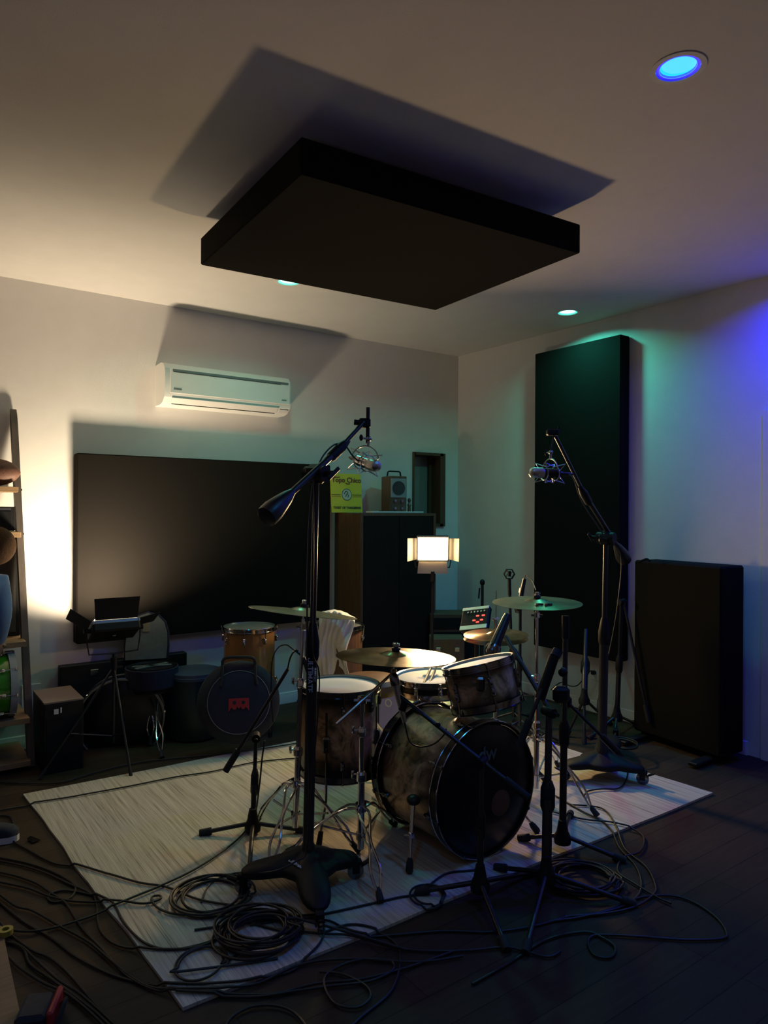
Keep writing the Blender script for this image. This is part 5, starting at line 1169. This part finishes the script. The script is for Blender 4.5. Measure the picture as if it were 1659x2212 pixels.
cable('cable curving over the left boom stand base', [(435, 1950), (450, 1915), (480, 1895), (530, 1888), (560, 1886, 2.72), (600, 1880, 2.66), (640, 1860, 2.72), (662, 1835, 2.76), (668, 1700, 2.78), (664, 1500, 2.79), (664, 1250, 2.80), (672, 1080, 2.80), (690, 1000, 2.84), (720, 962, 2.90), (745, 963, 2.95), (762, 985, 3.0), (777, 998, 3.05)], .0035)
cable('thin cable hanging down the front of the left boom stand', [(676, 1035, 2.76), (677, 1200, 2.76), (675, 1400, 2.74), (690, 1480, 2.8), (665, 1800, 2.74)], .0028)
cable('cable hanging from the right studio microphone along its boom', [(1228, 1025, 3.4), (1240, 1035, 3.5), (1258, 1085, 3.7), (1300, 1150, 3.95), (1296, 1160, 3.95), (1340, 1195, 4.1), (1335, 1300, 4.1), (1318, 1400, 4.1), (1298, 1480, 4.05), (1290, 1530, 4.0), (1302, 1570, 4.0), (1312, 1618, 4.0)], .0032)
cable('cable drooping from the grey microphone over the bass drum', [(874, 1560, 2.95), (884, 1600, 2.94), (905, 1613, 2.93), (935, 1608, 2.92), (957, 1590, 2.90), (964, 1575, 2.885)], .0035)
cable('cable arching above the low boom stand', [(590, 1560, 3.3), (586, 1500, 3.3), (588, 1430, 3.3), (600, 1400, 3.3), (618, 1393, 3.28), (632, 1402, 3.26), (652, 1418, 3.25)], .003)
cable('cable rising from the white taped microphone behind the right crash', [(1133, 1250, 4.7), (1136, 1242, 4.7), (1150, 1255, 4.65), (1158, 1275, 4.6)], .0035)
def coil(label, cpx, rx, ry, turns, r=.0042, wob=.02, seed=1, z0=0, ends=None, arc0=0):
    rnd = random.Random(seed); c = G(*cpx); P3 = []; n_ = 26
    if ends: P3.append(G(*ends[0], .01)+V((0, 0, .006)))
    cx_, cy_, sx0, sy0 = 0, 0, 1, 1
    for k in range(int(turns*n_)+1):
        if k % n_ == 0: cx_, cy_, sx0 = rnd.uniform(-wob, wob), rnd.uniform(-wob, wob), rnd.uniform(.86, 1.1)
        t_ = arc0+2*PI*k/n_; q = V((c.x+cx_, c.y+cy_, 0))+_R0*(rx*sx0*math.cos(t_))+V((math.sin(YAW), math.cos(YAW), 0))*(ry*sx0*math.sin(t_))
        q.z = zf(q)+r+.002+z0+.0035*(k/n_); P3.append(q)
    if ends: P3.append(G(*ends[1], .01)+V((0, 0, .006)))
    S = smooth(P3, 3)
    for q in S: q.z = max(q.z, zf(q)+r+.001)
    return tag(MB().tube(S, r, 8).build('coiled_cable', cable_m), label, 'cable', 'coiled cables on the floor')
coil('loosely coiled black cable on the rug left of the stand base', (463, 1950), .135, .135, 6, wob=.025, seed=3)
coil('thick bundle of coiled black cable on the front edge of the rug', (560, 2035), .125, .115, 13, r=.0048, wob=.028, seed=5, ends=((520, 1992), (880, 2056)))
coil('single wide loop of cable on the rug front corner', (435, 2095), .085, .10, 1.6, seed=8, ends=((520, 2062), (600, 2075)), wob=.008)
coil('small ring of cable at the rug front edge beside the stand foot', (925, 1947), .062, .075, 2.3, seed=2, wob=.006)
coil('ring of cable resting on the right boom stand base', (1345, 1640), .085, .10, 2.4, seed=4, wob=.008, z0=.085)
coil('bundle of coiled cable on the dark floor at the foot of the right stands', (1262, 1905), .135, .12, 8, seed=11, wob=.025)

# ---------------------------------------------------------------- bottom left corner
pb = MB().prism([V((G(-60, 2000).x, G(-60, 2000).y, .001)), V((*G(4, 2012).to_2d(), .001)), V((*G(20, 2092).to_2d(), .001)), V((*G(62, 2290).to_2d(), .001)), V((*G(-400, 2290).to_2d(), .001))], (0, 0, .018)).build('plywood_board', tan_board)
tag(pb, 'tan plywood sheet on the floor at the bottom left corner', 'board')
tq = G(12, 2030); tr = thing('tape_roll', 'yellow ribbon roll on the tip of the plywood sheet', 'tape roll', V((tq.x, tq.y, .019)))
MB().lathe(V((tq.x, tq.y, .020)), UZ, [(.012, 0), (.024, 0), (.024, .018), (.012, .018), (.012, 0)], 24, cap=False).build('roll', mat('olive yellow ribbon', (.28, .24, .03), .5), tr)
bq = G(92, 2205); bgx = V((.9, -.43, 0)).normalized(); bgy = UZ.cross(bgx)
sb_ = thing('shoulder_bag', 'small dark navy bag with a red trim at the bottom left edge', 'bag', V((bq.x, bq.y, 0)))
MB().box(V((bq.x-.02, bq.y, .03)), (.085, .12, .055), (bgx, bgy, UZ), bev=.012).build('body', navy, sb_)
MB().box(V((bq.x, bq.y, .032))+bgx*.034, (.018, .125, .060), (bgx, bgy, UZ), bev=.006).build('red_trim', red_m, sb_)
MB().tube(smooth([V((bq.x, bq.y, .01))+bgx*.05-bgy*.06, V((bq.x, bq.y, .05))+bgx*.062, V((bq.x, bq.y, .02))+bgx*.05+bgy*.05]), .007, 6).build('strap', rubber, sb_)
tf = MB().prism([G(58, 1815)+V((0, 0, .006)), G(66, 1812)+V((0, 0, .012)), G(88, 1817)+V((0, 0, .004)), G(70, 1824)+V((0, 0, .006))], (0, 0, .002)).build('cable_tie', black_fab)
tag(tf, 'strip of black hook and loop tie on the cable near the rug corner', 'cable tie')
